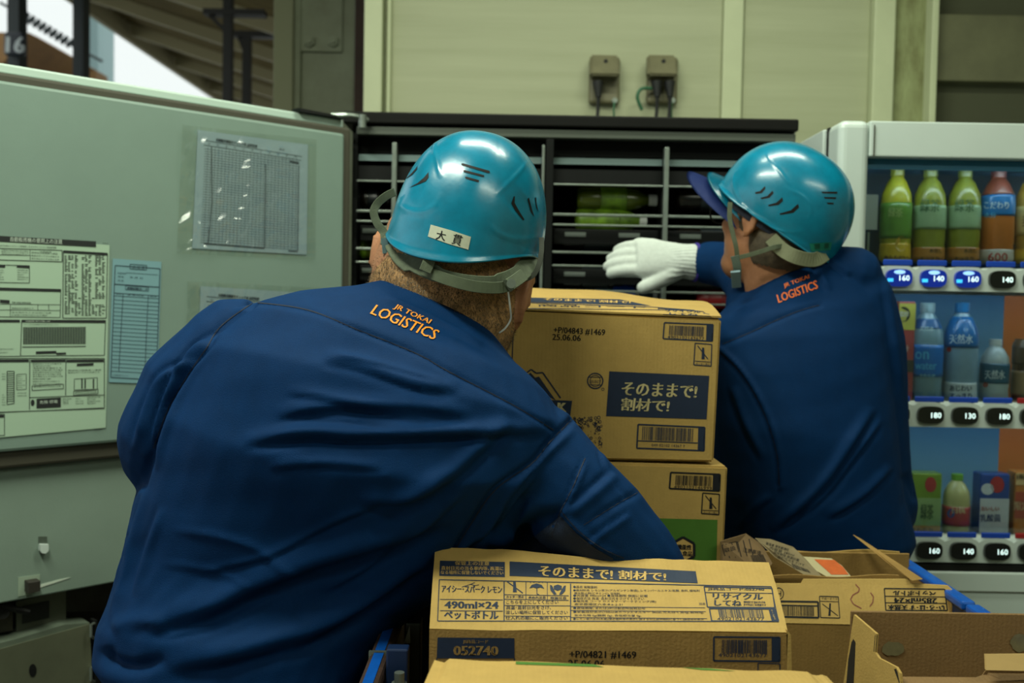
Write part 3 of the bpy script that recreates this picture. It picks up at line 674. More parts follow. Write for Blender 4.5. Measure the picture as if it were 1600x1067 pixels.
for i in range(3):
    zt_, zb_ = tops[i], rowz[i]-.005
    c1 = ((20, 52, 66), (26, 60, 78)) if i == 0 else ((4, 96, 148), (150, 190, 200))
    if i == 0:
        obj('backing_card', bx(xw0-.02, xw1+.02, YI, YI+.004, zb_, zt_+.02), mat('backing_dark', (22, 58, 76), .5), vm)
        obj('header_card', bx(xw0, xw1, YR+.03, YR+.034, zw1-.022, zw1+.01), teald, vm)
    else:
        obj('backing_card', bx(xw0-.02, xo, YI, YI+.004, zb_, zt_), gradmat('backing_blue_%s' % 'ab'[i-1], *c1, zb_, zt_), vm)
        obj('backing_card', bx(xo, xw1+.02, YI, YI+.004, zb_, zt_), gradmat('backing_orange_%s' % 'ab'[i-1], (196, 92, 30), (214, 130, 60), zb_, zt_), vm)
obj('window_side', bx(xw0-.022, xw0-.02, YR+.086, YI, zw0, zw1+.01), mat('window_side_grey', (120, 140, 140), .4), vm)
obj('window_roof', bx(xw0-.02, xw1+.02, YR+.086, YI, zw1+.012, zw1+.016), teald, vm)
btnm = mat('button_black', (12, 15, 18), .18, coat=.6); btnb = mat('button_blue', (8, 40, 150), .2, emit=.35, coat=.6); digm = mat('digit_glow', (225, 255, 250), .5, emit=1.6); cyg = mat('blue_glow', (60, 190, 255), .5, emit=1.0); tagb = mat('tag_blue', (8, 62, 170), .4); glowt = mat('glow_top', (150, 200, 255), .5, emit=1.0)
ora = mat('sold_out_glow', (255, 110, 20), .5, emit=1.4); tagr = mat('tag_red', (150, 24, 30), .4)
rows = [([1406, 1459, 1513, 1568, 1622, 1676, 1730], 435), ([1402, 1456, 1510, 1563, 1617, 1671, 1725], 649), ([1400, 1453, 1506, 1560, 1612, 1666, 1720], 861)]
prices = {0: '160', 1: '130', 2: '140', 3: '180'}
for ri, (cxs, cy) in enumerate(rows):
    zc = W(1450, cy, YR).z; x_a = xw0+.02; z_ = lambda d: zc - d/745
    # tray with a scalloped upper edge
    bm = bmesh.new(); pts = []
    n = 120
    c0 = W(cxs[0], cy, YR).x; pitch = (W(cxs[3], cy, YR).x-c0)/3
    for k_ in range(n+1):
        x = xw0+.012+(xw1-xw0-.012)*k_/n; w = abs(((x-c0)/pitch+.5) % 1-.5)*2
        pts.append(Vector((x, YR+.01, z_(-19+6*max(0, (w-.62)/.38)**1.3))))
    outline = pts+[Vector((xw1, YR+.01, z_(19))), Vector((xw0+.012, YR+.01, z_(19)))]
    prism(bm, outline, (0, .05, 0)); tray = obj('button_tray', bm, WHITEM, vm)
    obj('shelf', bx(xw0-.02, xw1, YR+.06, YI, z_(-8), z_(-5)), mat('shelf_grey', (120, 134, 134), .4), vm)
    for ci, px in enumerate(cxs):
        x = c0+pitch*ci
        if x > xw1-.04: continue
        on_ = ri == 0 and ci < 3
        bm = bmesh.new(); pr = []
        for k_ in range(24):
            a = 2*PI*k_/24; ca, sa = math.cos(a), math.sin(a)
            pr.append(Vector((x+.0275*math.copysign(abs(ca)**.6, ca), YR+.01, zc+.0005+.0185*math.copysign(abs(sa)**.7, sa))))
        prism(bm, pr, (0, -.008, 0)); b_ = obj('button', bm, btnb if on_ else btnm, vm)
        hit = onplane((0, YR+.002, 0), (0, 1, 0), .0006); hp = lambda dx, dz: tuple(proj(np.array([[x+dx, YR+.002, zc+dz]]))[0])
        k = Ink(hit); k.text(prices[(ci*2+ri) % 4], hp(.000, -.0055), hp(.021, -.0055), 8.5, bold=0); k.build('price_digits', digm if not (ri == 2 and ci > 3) else ora, b_)
        if on_:
            k = Ink(hit); k.quad(hp(-.025, -.001), hp(-.013, -.001), hp(-.013, -.008), hp(-.025, -.008)); k.build('indicator', cyg, b_)
            k = Ink(hit); k.disc(hp(0, .0125), 9, 3.2); k.build('button_glow', glowt, b_)
        obj('name_tag', bx(x-.031, x+.031, YR+.012, YR+.016, z_(-20), z_(-29), .002), tagb if not (ri > 0 and ci > 3) else tagr, vm)
# the pane in front
pg = bpy.data.materials.new('display_glass'); pg.use_nodes = True; nt_ = pg.node_tree; nt_.nodes.clear()
o_ = nt_.nodes.new('ShaderNodeOutputMaterial'); mx_ = nt_.nodes.new('ShaderNodeMixShader'); tr_ = nt_.nodes.new('ShaderNodeBsdfTransparent'); gl_ = nt_.nodes.new('ShaderNodeBsdfGlossy'); fr_ = nt_.nodes.new('ShaderNodeFresnel')
tr_.inputs[0].default_value = (.9, .95, .95, 1); gl_.inputs['Roughness'].default_value = .03
nt_.links.new(fr_.outputs[0], mx_.inputs[0]); nt_.links.new(tr_.outputs[0], mx_.inputs[1]); nt_.links.new(gl_.outputs[0], mx_.inputs[2]); nt_.links.new(mx_.outputs[0], o_.inputs[0])
obj('window_pane', bx(xw0+.001, xw1, YR+.067, YR+.069, zw0+.002, zw1), pg, vm)
obj('price_card', bx(W(1353, 330, YR+.08).x, W(1371, 330, YR+.08).x, YR+.078, YR+.08, W(1360, 359, YR+.08).z, W(1360, 304, YR+.08).z), mat('card_white', (190, 196, 192), .6), vm)
obj('lock_strip', bx(W(1354, 380, YR+.08).x, W(1357, 380, YR+.08).x, YR+.074, YR+.08, W(1360, 404, YR+.08).z, W(1360, 363, YR+.08).z), METAL, vm)
# three weak strip lights inside the window
for i in range(3):
    obj('light_strip', bx(xw0+.01, xw1-.02, YR+.071, YR+.081, tops[i]+(.018 if i else -.012), tops[i]+(.021 if i else -.008)), mat('strip_glow', (220, 245, 255), .5, emit=14), vm)

# sample bottles, each its own thing
YS = YR+.15
def col_(c, **k): return mat('c_%d_%d_%d' % c, c, k.get('rough', .3), coat=.3, noise=k.get('noise', .15), nscale=60)
def sample(kind, px, ytop, ybot, wpx, parts, lab, texts=(), group=None):
    zb_ = W(px, ybot, YS).z; x = W(px, (ytop+ybot)/2, YS).x; h = W(px, ytop, YS).z-zb_; r = wpx/2/(F/YS)
    t = thing('sample_'+kind, lab, 'bottle' if 'bottle' in kind else kind.split('_')[-1], (x, YS, zb_), group)
    objs = []
    if kind in ('carton', 'can_card'):
        bm = bx(x-r, x+r, YS-.02, YS+.02, zb_, zb_+h, .003); objs.append(obj('carton_body', bm, col_(parts[0]), t))
        for (u0, u1, c) in parts[1:]:
            bm = bx(x-r*.98, x+r*.98, YS-.0212, YS-.0202, zb_+h*u0, zb_+h*u1); objs.append(obj('printed_panel', bm, col_(c), t))
    else:
        if kind == 'can': prof = [(r*.85, 0), (r, .006), (r, h*.93), (r*.86, h*.97), (r*.86, h)]
        else: prof = [(r*.8, 0), (r, .01), (r*.96, h*.2), (r, h*.24), (r, h*.62), (r*.93, h*.72), (r*.62, h*.84), (r*.4, h*.89), (r*.4, h*.91)]
        bm = bmesh.new(); lathe(bm, prof, 24, (x, YS, zb_)); objs.append(obj('bottle_body', bm, col_(parts[0]), t, smooth=True))
        for (u0, u1, c) in parts[2:]:
            def rad(u):
                for (ra, za), (rb, zb3) in zip(prof, prof[1:]):
                    if za <= u*h <= zb3: return ra+(rb-ra)*(u*h-za)/max(1e-6, zb3-za)
                return r*.4
            us = [u0+(u1-u0)*q/8 for q in range(9)]
            bm = bmesh.new(); lathe(bm, [(rad(u)+.0012, h*u) for u in us], 24, (x, YS, zb_)); objs.append(obj('label_band', bm, col_(c), t, smooth=True))
        if parts[1] is not None:
            bm = bmesh.new(); lathe(bm, [(r*.42, h*.9), (r*.44, h*.91), (r*.44, h*.995), (r*.38, h)], 20, (x, YS, zb_)); objs.append(obj('bottle_cap', bm, col_(parts[1]), t))
    for (s, dx0, dx1, dy, hh, c) in texts:
        k = Ink(on(*objs, off=.0006))
        if s == 'disc': k.disc((px+dx0, ytop+dy), dx1, hh)
        elif s == 'tri': k.poly([(px+dx0, ytop+dy), (px+dx1, ytop+dy), (px+(dx0+dx1)/2, ytop+dy-hh)])
        else: k.text(s, (px+dx0, ytop+dy), (px+dx1, ytop+dy+.3), hh, bold=.3)
        k.build('printing', col_(c), t)
sample('bottle', 1400, 261, 411, 46, [(176, 168, 34), (176, 170, 60), (.25, .62, (96, 140, 50)), (.02, .2, (216, 176, 40))], 'sample bottle of yellow drink with green label, first in the top row', [('緑茶', -12, 10, 78, 15, (170, 190, 110)), ('disc', 8, 9, 120, 12, (214, 170, 60)), ('あたたかい', -18, 18, 143, 5, (90, 60, 30))])
sample('bottle', 1452, 263, 411, 48, [(140, 142, 44), (146, 150, 64), (.35, .6, (150, 176, 130)), (.02, .16, (180, 120, 50))], 'sample bottle of green tea with red disc, left one of the two alike', [('緑茶', -14, 16, 68, 20, (70, 110, 70)), ('disc', 12, 9, 17, 11, (160, 50, 56)), ('水出し', 0, 20, 132, 7, (80, 60, 30)), ('すっきり', -15, 15, 143, 5, (80, 60, 30))])
sample('bottle', 1506, 263, 411, 48, [(140, 142, 44), (146, 150, 64), (.35, .6, (150, 176, 130)), (.02, .16, (180, 120, 50))], 'sample bottle of green tea with red disc, between its twin and the orange bottle', [('緑茶', -14, 16, 68, 20, (70, 110, 70)), ('disc', 12, 9, 17, 11, (160, 50, 56)), ('水出し', 0, 20, 132, 7, (80, 60, 30)), ('すっきり', -15, 15, 143, 5, (80, 60, 30))])
sample('bottle', 1558, 264, 413, 50, [(196, 110, 40), (150, 70, 50), (.5, .72, (20, 110, 170)), (.72, .9, (140, 70, 50)), (.0, .15, (206, 196, 180))], 'orange sample bottle marked 600 on its white foot', [('600', -14, 16, 144, 13, (190, 40, 40)), ('こだわり', -20, 18, 62, 11, (215, 225, 225)), ('水分', -20, -2, 76, 8, (120, 200, 230)), ('disc', 12, 10, 22, 10, (20, 130, 200))])
sample('bottle', 1611, 264, 413, 46, [(190, 150, 60), (20, 110, 190), (.3, .6, (214, 190, 120)), (.0, .15, (220, 170, 40))], 'tan sample bottle with blue cap at the right end of the top row', [('麦茶', -14, 14, 90, 18, (90, 50, 30))])
sample('carton', 1410, 471, 627, 26, [(170, 70, 72), (.72, .98, (190, 180, 80)), (.3, .42, (60, 60, 60))], 'tall narrow red sample pack half hidden by the worker in glasses', [('disc', 2, 10, 20, 12, (30, 30, 30)), ('濃厚', -6, 10, 24, 9, (210, 205, 190)), ('果汁', -6, 10, 78, 10, (220, 220, 210))])
sample('bottle', 1447, 473, 627, 50, [(120, 152, 164), (150, 176, 184), (.26, .58, (10, 110, 190)), (.74, .84, (16, 90, 150))], 'clear water sample bottle with plain blue label', [('on', -17, 4, 88, 12, (90, 190, 230)), ('water', -17, 16, 104, 10, (90, 190, 230)), ('天然水', -10, 12, 44, 7, (190, 220, 230)), ('やわらか', -10, 14, 116, 5, (150, 210, 230))])
sample('bottle', 1501, 473, 627, 50, [(130, 162, 180), (20, 110, 170), (.55, .86, (12, 104, 170)), (.02, .2, (196, 206, 206))], 'clear water sample bottle with white lettering on blue upper label', [('天然水', -17, 19, 64, 15, (220, 235, 240)), ('disc', -18, 4, 73, 4, (180, 40, 40)), ('あじわい', -17, 17, 138, 9, (40, 60, 90)), ('すっきり', -17, 17, 150, 9, (40, 60, 90)), ('tri', -12, 12, 42, 18, (190, 214, 224))])
sample('bottle', 1554, 530, 627, 42, [(170, 184, 184), (200, 206, 200), (.3, .62, (24, 84, 110))], 'short clear sample bottle with white cap and dark blue label', [('天然水', -15, 16, 62, 14, (214, 224, 224)), ('disc', -14, 4, 71, 4, (170, 60, 40))])
sample('can', 1604, 530, 627, 42, [(112, 84, 60), None, (.1, .5, (150, 120, 84)), (.6, .9, (80, 60, 44))], 'brown coffee sample can at the right end of the middle row', [('珈琲', -14, 8, 50, 14, (60, 40, 30))])
sample('carton', 1442, 737, 838, 46, [(122, 150, 46), (.2, .62, (150, 176, 110)), (.0, .2, (176, 130, 70))], 'green tea sample pack in the bottom row beside the worker hip', [('disc', 12, 9, 20, 12, (180, 50, 56)), ('緑茶', -4, 16, 74, 24, (60, 100, 60)), ('さわやか', -18, 16, 95, 8, (70, 60, 40))])
sample('bottle', 1494, 740, 838, 40, [(196, 186, 120), (120, 176, 60), (.2, .5, (186, 66, 66))], 'pale yellow sample bottle with red label and green leafy top', [('disc', 0, 17, 14, 8, (96, 160, 50)), ('disc', -8, 6, 62, 7, (60, 90, 150)), ('白桃', -6, 14, 62, 12, (230, 200, 150))])
sample('carton', 1547, 738, 838, 46, [(20, 66, 140), (.02, .62, (206, 204, 200))], 'blue and white milk drink sample card with red disc', [('disc', 11, 11, 19, 13, (184, 40, 50)), ('乳酸菌', -16, 16, 77, 12, (40, 60, 120)), ('disc', -4, 10, 26, 9, (214, 214, 210)), ('おいしい', -14, 14, 60, 7, (176, 60, 60))])
sample('carton', 1603, 735, 838, 50, [(200, 120, 50), (.3, .7, (180, 70, 50)), (.8, .98, (220, 180, 120))], 'orange sample card at the right end of the bottom row', [('自販機', -20, 8, 14, 9, (70, 40, 30)), ('限定', -18, 4, 62, 14, (235, 200, 150))])

# ================================================================== cartons in the cart
def carton(name, lab, c8, bevel=.003):
    t = thing(name, lab, 'box', (sum((Vector(c) for c in c8), Vector())/8).xy.to_3d()+Vector((0, 0, min(Vector(c).z for c in c8))))
    return t
# --- tall carton on top of the stack (C)
YCf, YCb = 1.55, 1.82
TL, TR, BR, BL = W(726, 481, YCf), W(1127, 497, YCf), W(1115, 722, YCf), W(716, 714, YCf)
TLb, TRb = W(752, 452, YCb), W(1097, 474, YCb)
BRb, BLb = BR+Vector((0, .27, .0)), BL+Vector((0, .27, .0))
C = thing('carton', 'brown carton with dark blue panel, topmost of the stack of two beside the worker head', 'box', (BL+BR)/2)
bm = bmesh.new(); hexa(bm, [BL, BR, TR-Vector((0, 0, .002)), TL-Vector((0, 0, .002)), BLb, BRb, TRb-Vector((0, 0, .004)), TLb-Vector((0, 0, .004))]); bmesh.ops.bevel(bm, geom=bm.edges[:], offset=.003, segments=2, affect='EDGES')
Cb = obj('carton_body', bm, CARD, C)
bm = bmesh.new()
def ctop(u, v):
    a = TL*(1-u)+TR*u; b = TLb*(1-u)+TRb*u; p = a*(1-v)+b*v
    return p+Vector((0, 0, .003+.006*math.sin(PI*v)+.008*v*math.sin(PI*min(1, u*1.15))+.0015*math.sin(14*u)*v))
grid_sheet(bm, ctop, 40, 10, .003); Ct = obj('top_flap', bm, CARD, C, label='pale sunlit cardboard top flap' if 0 else None)
k = Ink(on(Cb))
k.quad((952, 580), (1108, 587), (1104, 655), (947, 650)); 
k.frame((1038, 504), (1114, 507), (1113, 533), (1036, 529), 2); k.barcode((1046, 508), (1101, 510.5), (1100, 526), (1045, 523.5), 2); k.text('4902102143677', (1043, 528.5), (1100, 531.5), 4.5)
k.quad((1104, 507), (1114, 507.5), (1113, 533), (1103, 532.5))
k.frame((1086, 536), (1112, 538), (1111, 572), (1084, 570), 1.6); k.line([(1086, 564), (1110, 565.5)], 1); k.line([(1090, 540), (1106, 561)], 1.5); k.quad((1097, 543), (1100, 543), (1101, 561), (1096, 561)); k.text('カッター禁止', (1087, 570), (1109, 571), 3.6)
k.frame((997, 663), (1101, 667.5), (1100, 704), (995, 700), 2.4); k.barcode((1004, 666), (1084, 669.5), (1083, 690), (1003, 687), 5); k.line([(997, 688.5), (1090, 692)], 1.6); k.quad((1091, 667), (1101, 667.5), (1100, 704), (1090, 703.5)); k.text('049 02102 14367 7', (1018, 697), (1070, 699), 4)
k.text('ケース', (0, 0), (1, 0), 1) if 0 else None
k.frame((672, 470), (804, 474), (800, 566), (668, 562), 1.6); k.line([(670, 502), (802, 505)], 1.2); k.line([(669, 530), (801, 533)], 1.2)
k.text('アイシー･スパーク レモン', (680, 497), (797, 501), 16, bold=.6); k.text('490ml×24', (690, 526), (790, 529), 16, bold=.8); k.text('ペットボトル', (690, 556), (788, 560), 16, bold=.6)
k.text('7', (5000, 0), (5001, 0), 1) if 0 else None
# logo with the mountain, seal and bubbles
k.line([(800, 600), (830, 577), (838, 583), (848, 582), (876, 622)], 2.2); k.poly([(806, 602), (829, 582), (836, 590), (842, 588), (868, 625), (840, 612), (828, 596)])
k.quad((790, 622), (894, 626), (891, 650), (788, 646)); k.ring((930, 595), 12, 12, 2); k.ring((930, 595), 8, 9, 1)
k.text('SELECT', (921, 598), (939, 598.5), 4); k.line([(919, 589), (941, 589.5)], 1); k.line([(919, 601), (941, 601.5)], 1); k.ring((942, 608), 2, 2, .8)
rr = random.Random(4)
for i in range(60):
    y = 652+abs(rr.gauss(0, 1))*16; x = rr.uniform(896, 940); r_ = rr.uniform(.8, 2.6)
    if y < 700: k.ring((x, y), r_, r_, .8, 8)
for i in range(90):
    y = 700-abs(rr.gauss(0, 1))*12
    k.disc((rr.uniform(915, 941), y), .55, .6, 6)
k.build('printing', INKB, C)
k = Ink(on(Cb, off=.001)); k.text('そのままで!', (971, 617), (1087, 622), 21, bold=.75, shear=.08); k.text('割材で!', (970, 641), (1044, 644), 20, bold=.7, shear=.08); k.text('K', (872, 643), (884, 643.5), 14, bold=1.2); k.build('reversed_lettering', mat('ink_reverse', (206, 190, 138), .7), C)
k = Ink(on(Cb)); k.text('+P/04843 #1469', (865, 521), (945, 525), 10.5, bold=.3); k.text('25.06.06', (863, 531), (907, 533), 9.5, bold=.3); k.build('date_stamp', INKD, C)
k = Ink(on(Cb, off=.0003)); k.quad((726, 574), (945, 582), (938, 720), (716, 713)); k.build('print_ground', mat('print_ground_tan', (172, 146, 92), .75, noise=.12, nscale=20), C)
k = Ink(on(Ct)); k.quad((812, 465), (968, 468), (1017, 478), (812, 472), 8, 1); k.frame((812, 473), (1020, 480), (1085, 485), (812, 482), .8); k.frame((1028, 482), (1098, 487), (1110, 494), (1036, 491), .9); k.text('リサイクル', (1040, 487), (1094, 489.5), 4, bold=.4); k.text('してね', (1046, 491), (1090, 493), 2.6, bold=.4); k.text('商品コード', (840, 479), (1010, 482), 3.5); k.quad((1098, 489), (1108, 491), (1112, 495), (1102, 494)); k.build('printing', INKB, C)
k = Ink(on(Ct, off=.001)); k.text('そのままで! 割材で!', (850, 470), (985, 475), 4, bold=.5); k.build('reversed_lettering', INKY, C)
# --- carton under it (D)
YDf = 1.542
dTL, dTR, dBR, dBL = W(735, 717, YDf), W(1137, 729, YDf), W(1127, 945, YDf), W(727, 937, YDf)
up_ = Vector((0, 0, 0))
D = thing('carton', 'brown carton with green printed panel under the tall carton', 'box', (dBL+dBR)/2)
bm = bmesh.new(); hexa(bm, [dBL, dBR, dTR, dTL, dBL+Vector((0, .275, 0)), dBR+Vector((0, .275, 0)), dTR+Vector((-.004, .275, -.001)), dTL+Vector((0, .275, -.001))]); bmesh.ops.bevel(bm, geom=bm.edges[:], offset=.003, segments=2, affect='EDGES')
Db = obj('carton_body', bm, CARD, D)
k = Ink(on(Db)); k.frame((1048, 738), (1125, 741), (1124, 767), (1046, 763), 2.6); k.barcode((1056, 742), (1112, 744), (1111, 760), (1055, 757.5), 9); k.text('4902102146999', (1053, 762.5), (1112, 765), 4.5); k.quad((1114, 740.5), (1125, 741), (1124, 767), (1113, 766.5))
k.frame((1098, 770), (1124, 772), (1123, 804), (1096, 802), 1.8); k.line([(1098, 797), (1122, 798)], 1); k.line([(1102, 774), (1119, 795)], 1.5); k.quad((1109, 777), (1112, 777), (1113, 795), (1108, 795)); k.text('カッター禁止', (1099, 802), (1121, 803), 3.4)
hx = [(1049+24*math.cos(PI/6+PI/3*i)*.95, 864+23*math.sin(PI/6+PI/3*i)*.98) for i in range(6)]
k.build('printing', INKD, D)
k = Ink(on(Db, off=.0003)); k.quad((735, 802), (1121, 812), (1118, 935), (731, 925), 1, 1); k.build('green_panel', INKG, D)
k = Ink(on(Db, off=.0008)); h2 = [(1067+20*math.cos(PI/6+PI/3*i), 859+20*math.sin(PI/6+PI/3*i)) for i in range(6)]; k.poly(h2); k.build('badge', INKY, D)
k = Ink(on(Db, off=.0012)); k.line(h2+[h2[0]], 4); k.text('機能性', (1058, 858), (1080, 859), 8, bold=.4); k.text('食品', (1066, 868), (1081, 869), 8, bold=.4); k.build('badge_print', INKD, D)

# --- front carton with its printed flap raised (A)
Ya = 1.12
ha, hb = W(671, 983, Ya), W(1231, 989, Ya); ztop = (ha.z+hb.z)/2
A = thing('carton', 'open carton with long printed flap raised, blue strip and recycling print on it', 'box', Vector(((ha.x+hb.x)/2, Ya+.13, ztop-.235)))
zA0 = ztop-.235; zz = (ha.z, hb.z)
def wall4(x0, x1, y0, y1, z0, z1): return bx(x0, x1, y0, y1, z0, z1, .001, 1)
bm = bmesh.new(); hexa(bm, [Vector((ha.x, Ya, zA0)), Vector((hb.x, Ya, zA0)), hb+Vector((0, 0, -.001)), ha+Vector((0, 0, -.001)), Vector((ha.x, Ya+.004, zA0)), Vector((hb.x, Ya+.004, zA0)), hb+Vector((0, .004, -.001)), ha+Vector((0, .004, -.001))])
Af = obj('front_panel', bm, CARDL, A)
obj('side_panel', wall4(ha.x, ha.x+.004, Ya+.004, Ya+.262, zA0, ztop-.02), CARDL, A)
obj('side_panel', wall4(hb.x-.004, hb.x, Ya+.004, Ya+.262, zA0, ztop-.02), CARDL, A)
obj('rear_panel', wall4(ha.x+.004, hb.x-.004, Ya+.258, Ya+.262, zA0, ztop-.05), CARDL, A)
obj('bottom_panel', wall4(ha.x+.004, hb.x-.004, Ya+.004, Ya+.258, zA0, zA0+.004), CARDL, A)
bk = [(680, 856), (781, 857), (837, 864), (912, 870), (1025, 872), (1110, 875), (1201, 879)]
fr = [(671, 982), (781, 985), (837, 984), (912, 985), (1025, 985), (1110, 986), (1231, 988)]
bu = [(p[0]-680)/521 for p in bk]; fu = [(p[0]-671)/560 for p in fr]
def ip(u, xs, ps): return np.interp(u, xs, [p[0] for p in ps]), np.interp(u, xs, [p[1] for p in ps])
def aflap(u, v):
    b = ip(u, bu, bk); f_ = ip(u, fu, fr); px = f_[0]*(1-v)+b[0]*v; py = f_[1]*(1-v)+b[1]*v
    wv = .0011*math.sin(17*u+3*math.sin(5*u))*v+.0006*math.sin(41*u+4*math.sin(9*u))*v+.004*math.sin(PI*v)
    p = W(px, py, Ya+.118*v); return p+Vector((0, 0, 1))*0+Vector((0, -.6, .8))*wv
bm = bmesh.new(); grid_sheet(bm, aflap, 70, 12, .0035); Afl = obj('raised_flap', bm, CARD, A)
# dust flap of the right side, folded and worn at the corner
bm = bmesh.new(); prism(bm, [W(1229, 984, Ya+.0), W(1236, 992, Ya), W(1238, 1080, Ya-.0), W(1230, 1080, Ya)], (0, .004, 0)); obj('corner_fold', bm, CARD, A)
k = Ink(on(Afl))
q = lambda x, y: (650+x*.375, 840+y*.375)
def fr4(a, b, c, d, w=1.4): k.frame(q(*a), q(*b), q(*c), q(*d), w)
k.quad(q(100, 97), q(370, 102), q(370, 165), q(97, 160), 12, 2); k.quad(q(390, 100), q(1165, 141), q(1174, 191), q(390, 160), 36, 3)
fr4((97, 176), (1480, 205), (1510, 350), (90, 348)); k.line([q(367, 182), q(367, 350)], 1.6); k.line([q(100, 258), q(362, 260)], 1); k.line([q(100, 305), q(362, 307)], 1); k.line([q(644, 192), q(644, 350)], 1.6)
k.line([q(458, 184), q(458, 258)], 1); k.line([q(547, 186), q(547, 260)], 1); k.line([q(368, 238), q(636, 243)], 1); k.line([q(368, 257), q(636, 262)], 1)
k.text('アイシー･スパーク レモン', q(107, 228), q(358, 232), 11, bold=.4); k.line([q(190, 207), q(225, 196), q(245, 188)], .9); k.line([q(228, 196), q(246, 200), q(262, 197)], .8)
k.text('490ml×24', q(120, 295), q(342, 297), 11, bold=.8); k.text('ペットボトル', q(118, 339), q(342, 342), 13, bold=.7)
for s, a, b, y in (('カッター禁止', 376, 450, 252), ('水ぬれ注意', 468, 540, 255), ('取扱注意', 560, 626, 257)): k.text(s, q(a, y), q(b, y+1), 4, bold=.25)
k.line([q(380, 184), q(445, 232)], 1.6); k.quad(q(405, 184), q(415, 184), q(420, 228), q(404, 228)); 
k.poly([q(472, 212), q(482, 198), q(502, 191), q(524, 198), q(534, 214), q(518, 208), q(503, 212), q(488, 208)]); k.line([q(503, 208), q(504, 236), q(512, 238)], 1.2)
for x in (478, 492, 514, 528): k.line([q(x, 190), q(x-3, 184)], .8)
k.poly([q(574, 202), q(590, 196), q(607, 202), q(607, 216), q(590, 222), q(574, 216)]); k.poly([q(558, 198), q(566, 200), q(578, 224), q(586, 238), q(574, 238), q(560, 220)]); k.poly([q(624, 200), q(616, 202), q(603, 224), q(596, 238), q(608, 238), q(622, 222)])
for s, a, b, y in (('こちらを上にしてください', 376, 593, 277), ('高温･直射日光をさけ､', 376, 562, 300), ('涼しい場所に保管してください', 374, 632, 320), ('仕入れの順にご販売ください', 374, 632, 343)): k.text(s, q(a, y), q(b, y), 6.0, bold=.12)
for y in (283, 327): k.line([q(368, y), q(642, y+2)], .9)
tl_ = [('●品名 炭酸飲料', 655, 755, 211), ('●原材料名 レモン果汁(アルゼンチン製造)､レモンパールエキス/炭酸､香料､酸味料', 655, 1182, 226), ('酸化防止剤(ビタミンC)､甘味料', 660, 850, 238), ('●内容量 490ml×24 ●賞味期限 側面に記載', 655, 965, 247), ('●保存方法 高温･直射日光をさけてください', 655, 950, 259), ('●販売者 コーラ カスタマーマーケティング(株)', 655, 1000, 271), ('東京都港区六本木6-2-31', 660, 860, 283), ('●賞味期限､または3桁は製造所固有記号', 655, 955, 299), ('●栄養成分表示(100mlあたり)/エネルギー 0kcal､たんぱく質0g､脂質0g､', 655, 1200, 316), ('炭水化物 0g(糖類 0g)､食塩相当量 0g､', 660, 940, 330), ('●レモン果汁(0.2%未満)(集計飲料等の表示に関する公正競争規約に基づく)製造者の表示', 655, 1198, 345)]
for s, a, b, y in tl_: k.text(s, q(a, y), q(b, y+2), 4.0, bold=.05)
k.line([q(646, 288), q(1205, 293)], .8); k.line([q(646, 304), q(1207, 309)], .8); k.line([q(646, 333), q(1212, 338)], .8); k.text('国産', q(1180, 281), q(1205, 281), 3.4)
fr4((1200, 205), (1483, 212), (1495, 293), (1214, 290), 1.8); k.text('JS商品コード:052740', q(1216, 222), q(1450, 224), 5, bold=.3); k.line([q(1202, 229), q(1487, 233)], 1)
k.text('リサイクル', q(1237, 257), q(1444, 260), 9.5, bold=.7); k.text('してね', q(1244, 284), q(1355, 286), 9, bold=.65); k.text('製造者名です 缶はリサイクル', q(1365, 273), q(1455, 275), 3.4, bold=.2); k.text('まぜればごみ資源です', q(1365, 284), q(1458, 286), 3.4, bold=.2)
fr4((1222, 296), (1496, 298), (1511, 350), (1232, 348), 2); k.barcode(q(1258, 300), q(1445, 302), q(1452, 335), q(1265, 333), 12); k.text('4902102143677', q(1255, 345), q(1450, 346), 4.5); k.quad(q(1468, 296), q(1496, 298), q(1511, 350), q(1482, 349))
k.build('printing', INKB, A)
k = Ink(on(Afl, off=.0012)); k.text('保管上の注意', q(162, 117), q(305, 119), 6.2, bold=.12); k.text('直射日光の当る車内等､高温に', q(105, 137), q(364, 140), 6.2, bold=.12); k.text('なる場所に保管しないでください', q(103, 155), q(364, 158), 6.0, bold=.12)
k.text('そのままで!', q(512, 162), q(818, 178), 16, bold=.8, up=(0, -1)); k.text('割材で!', q(845, 176), q(1040, 184), 14, bold=.75, up=(0, -1)); k.text('ケースJAN', q(1476, 305), q(1492, 345), 3); k.build('reversed_lettering', INKY, A)
k = Ink(on(Af)); k.quad(q(90, 415), q(410, 418), q(410, 498), q(87, 498)); k.frame(q(87, 500), q(410, 500), q(410, 600), (683, 1080), 1.5)
k.frame(q(1241, 413), q(1515, 415), q(1515, 515), q(1240, 512), 2.6); k.barcode(q(1275, 424), q(1465, 426), q(1465, 482), q(1273, 480), 15); k.text('4902102143677', q(1260, 496), q(1462, 498), 6); k.quad(q(1482, 414), q(1516, 415), q(1516, 515), q(1482, 514)); k.frame(q(1425, 522), q(1516, 525), q(1516, 600), q(1424, 600), 1.6); k.build('printing', INKB, A)
k = Ink(on(Af, off=.001)); k.text('JS商品コード', q(196, 441), q(300, 443), 7, bold=.2); k.text('052740', q(158, 488), q(341, 489), 14.5, bold=.9); k.build('reversed_lettering', mat('ink_tan', (150, 118, 64), .7), A)
k = Ink(on(Af)); k.text('+P/04821 #1469', q(640, 502), q(917, 505), 12, bold=.3); k.text('25.06.06', q(635, 540), q(785, 542), 12, bold=.3); k.build('date_stamp', INKD, A)

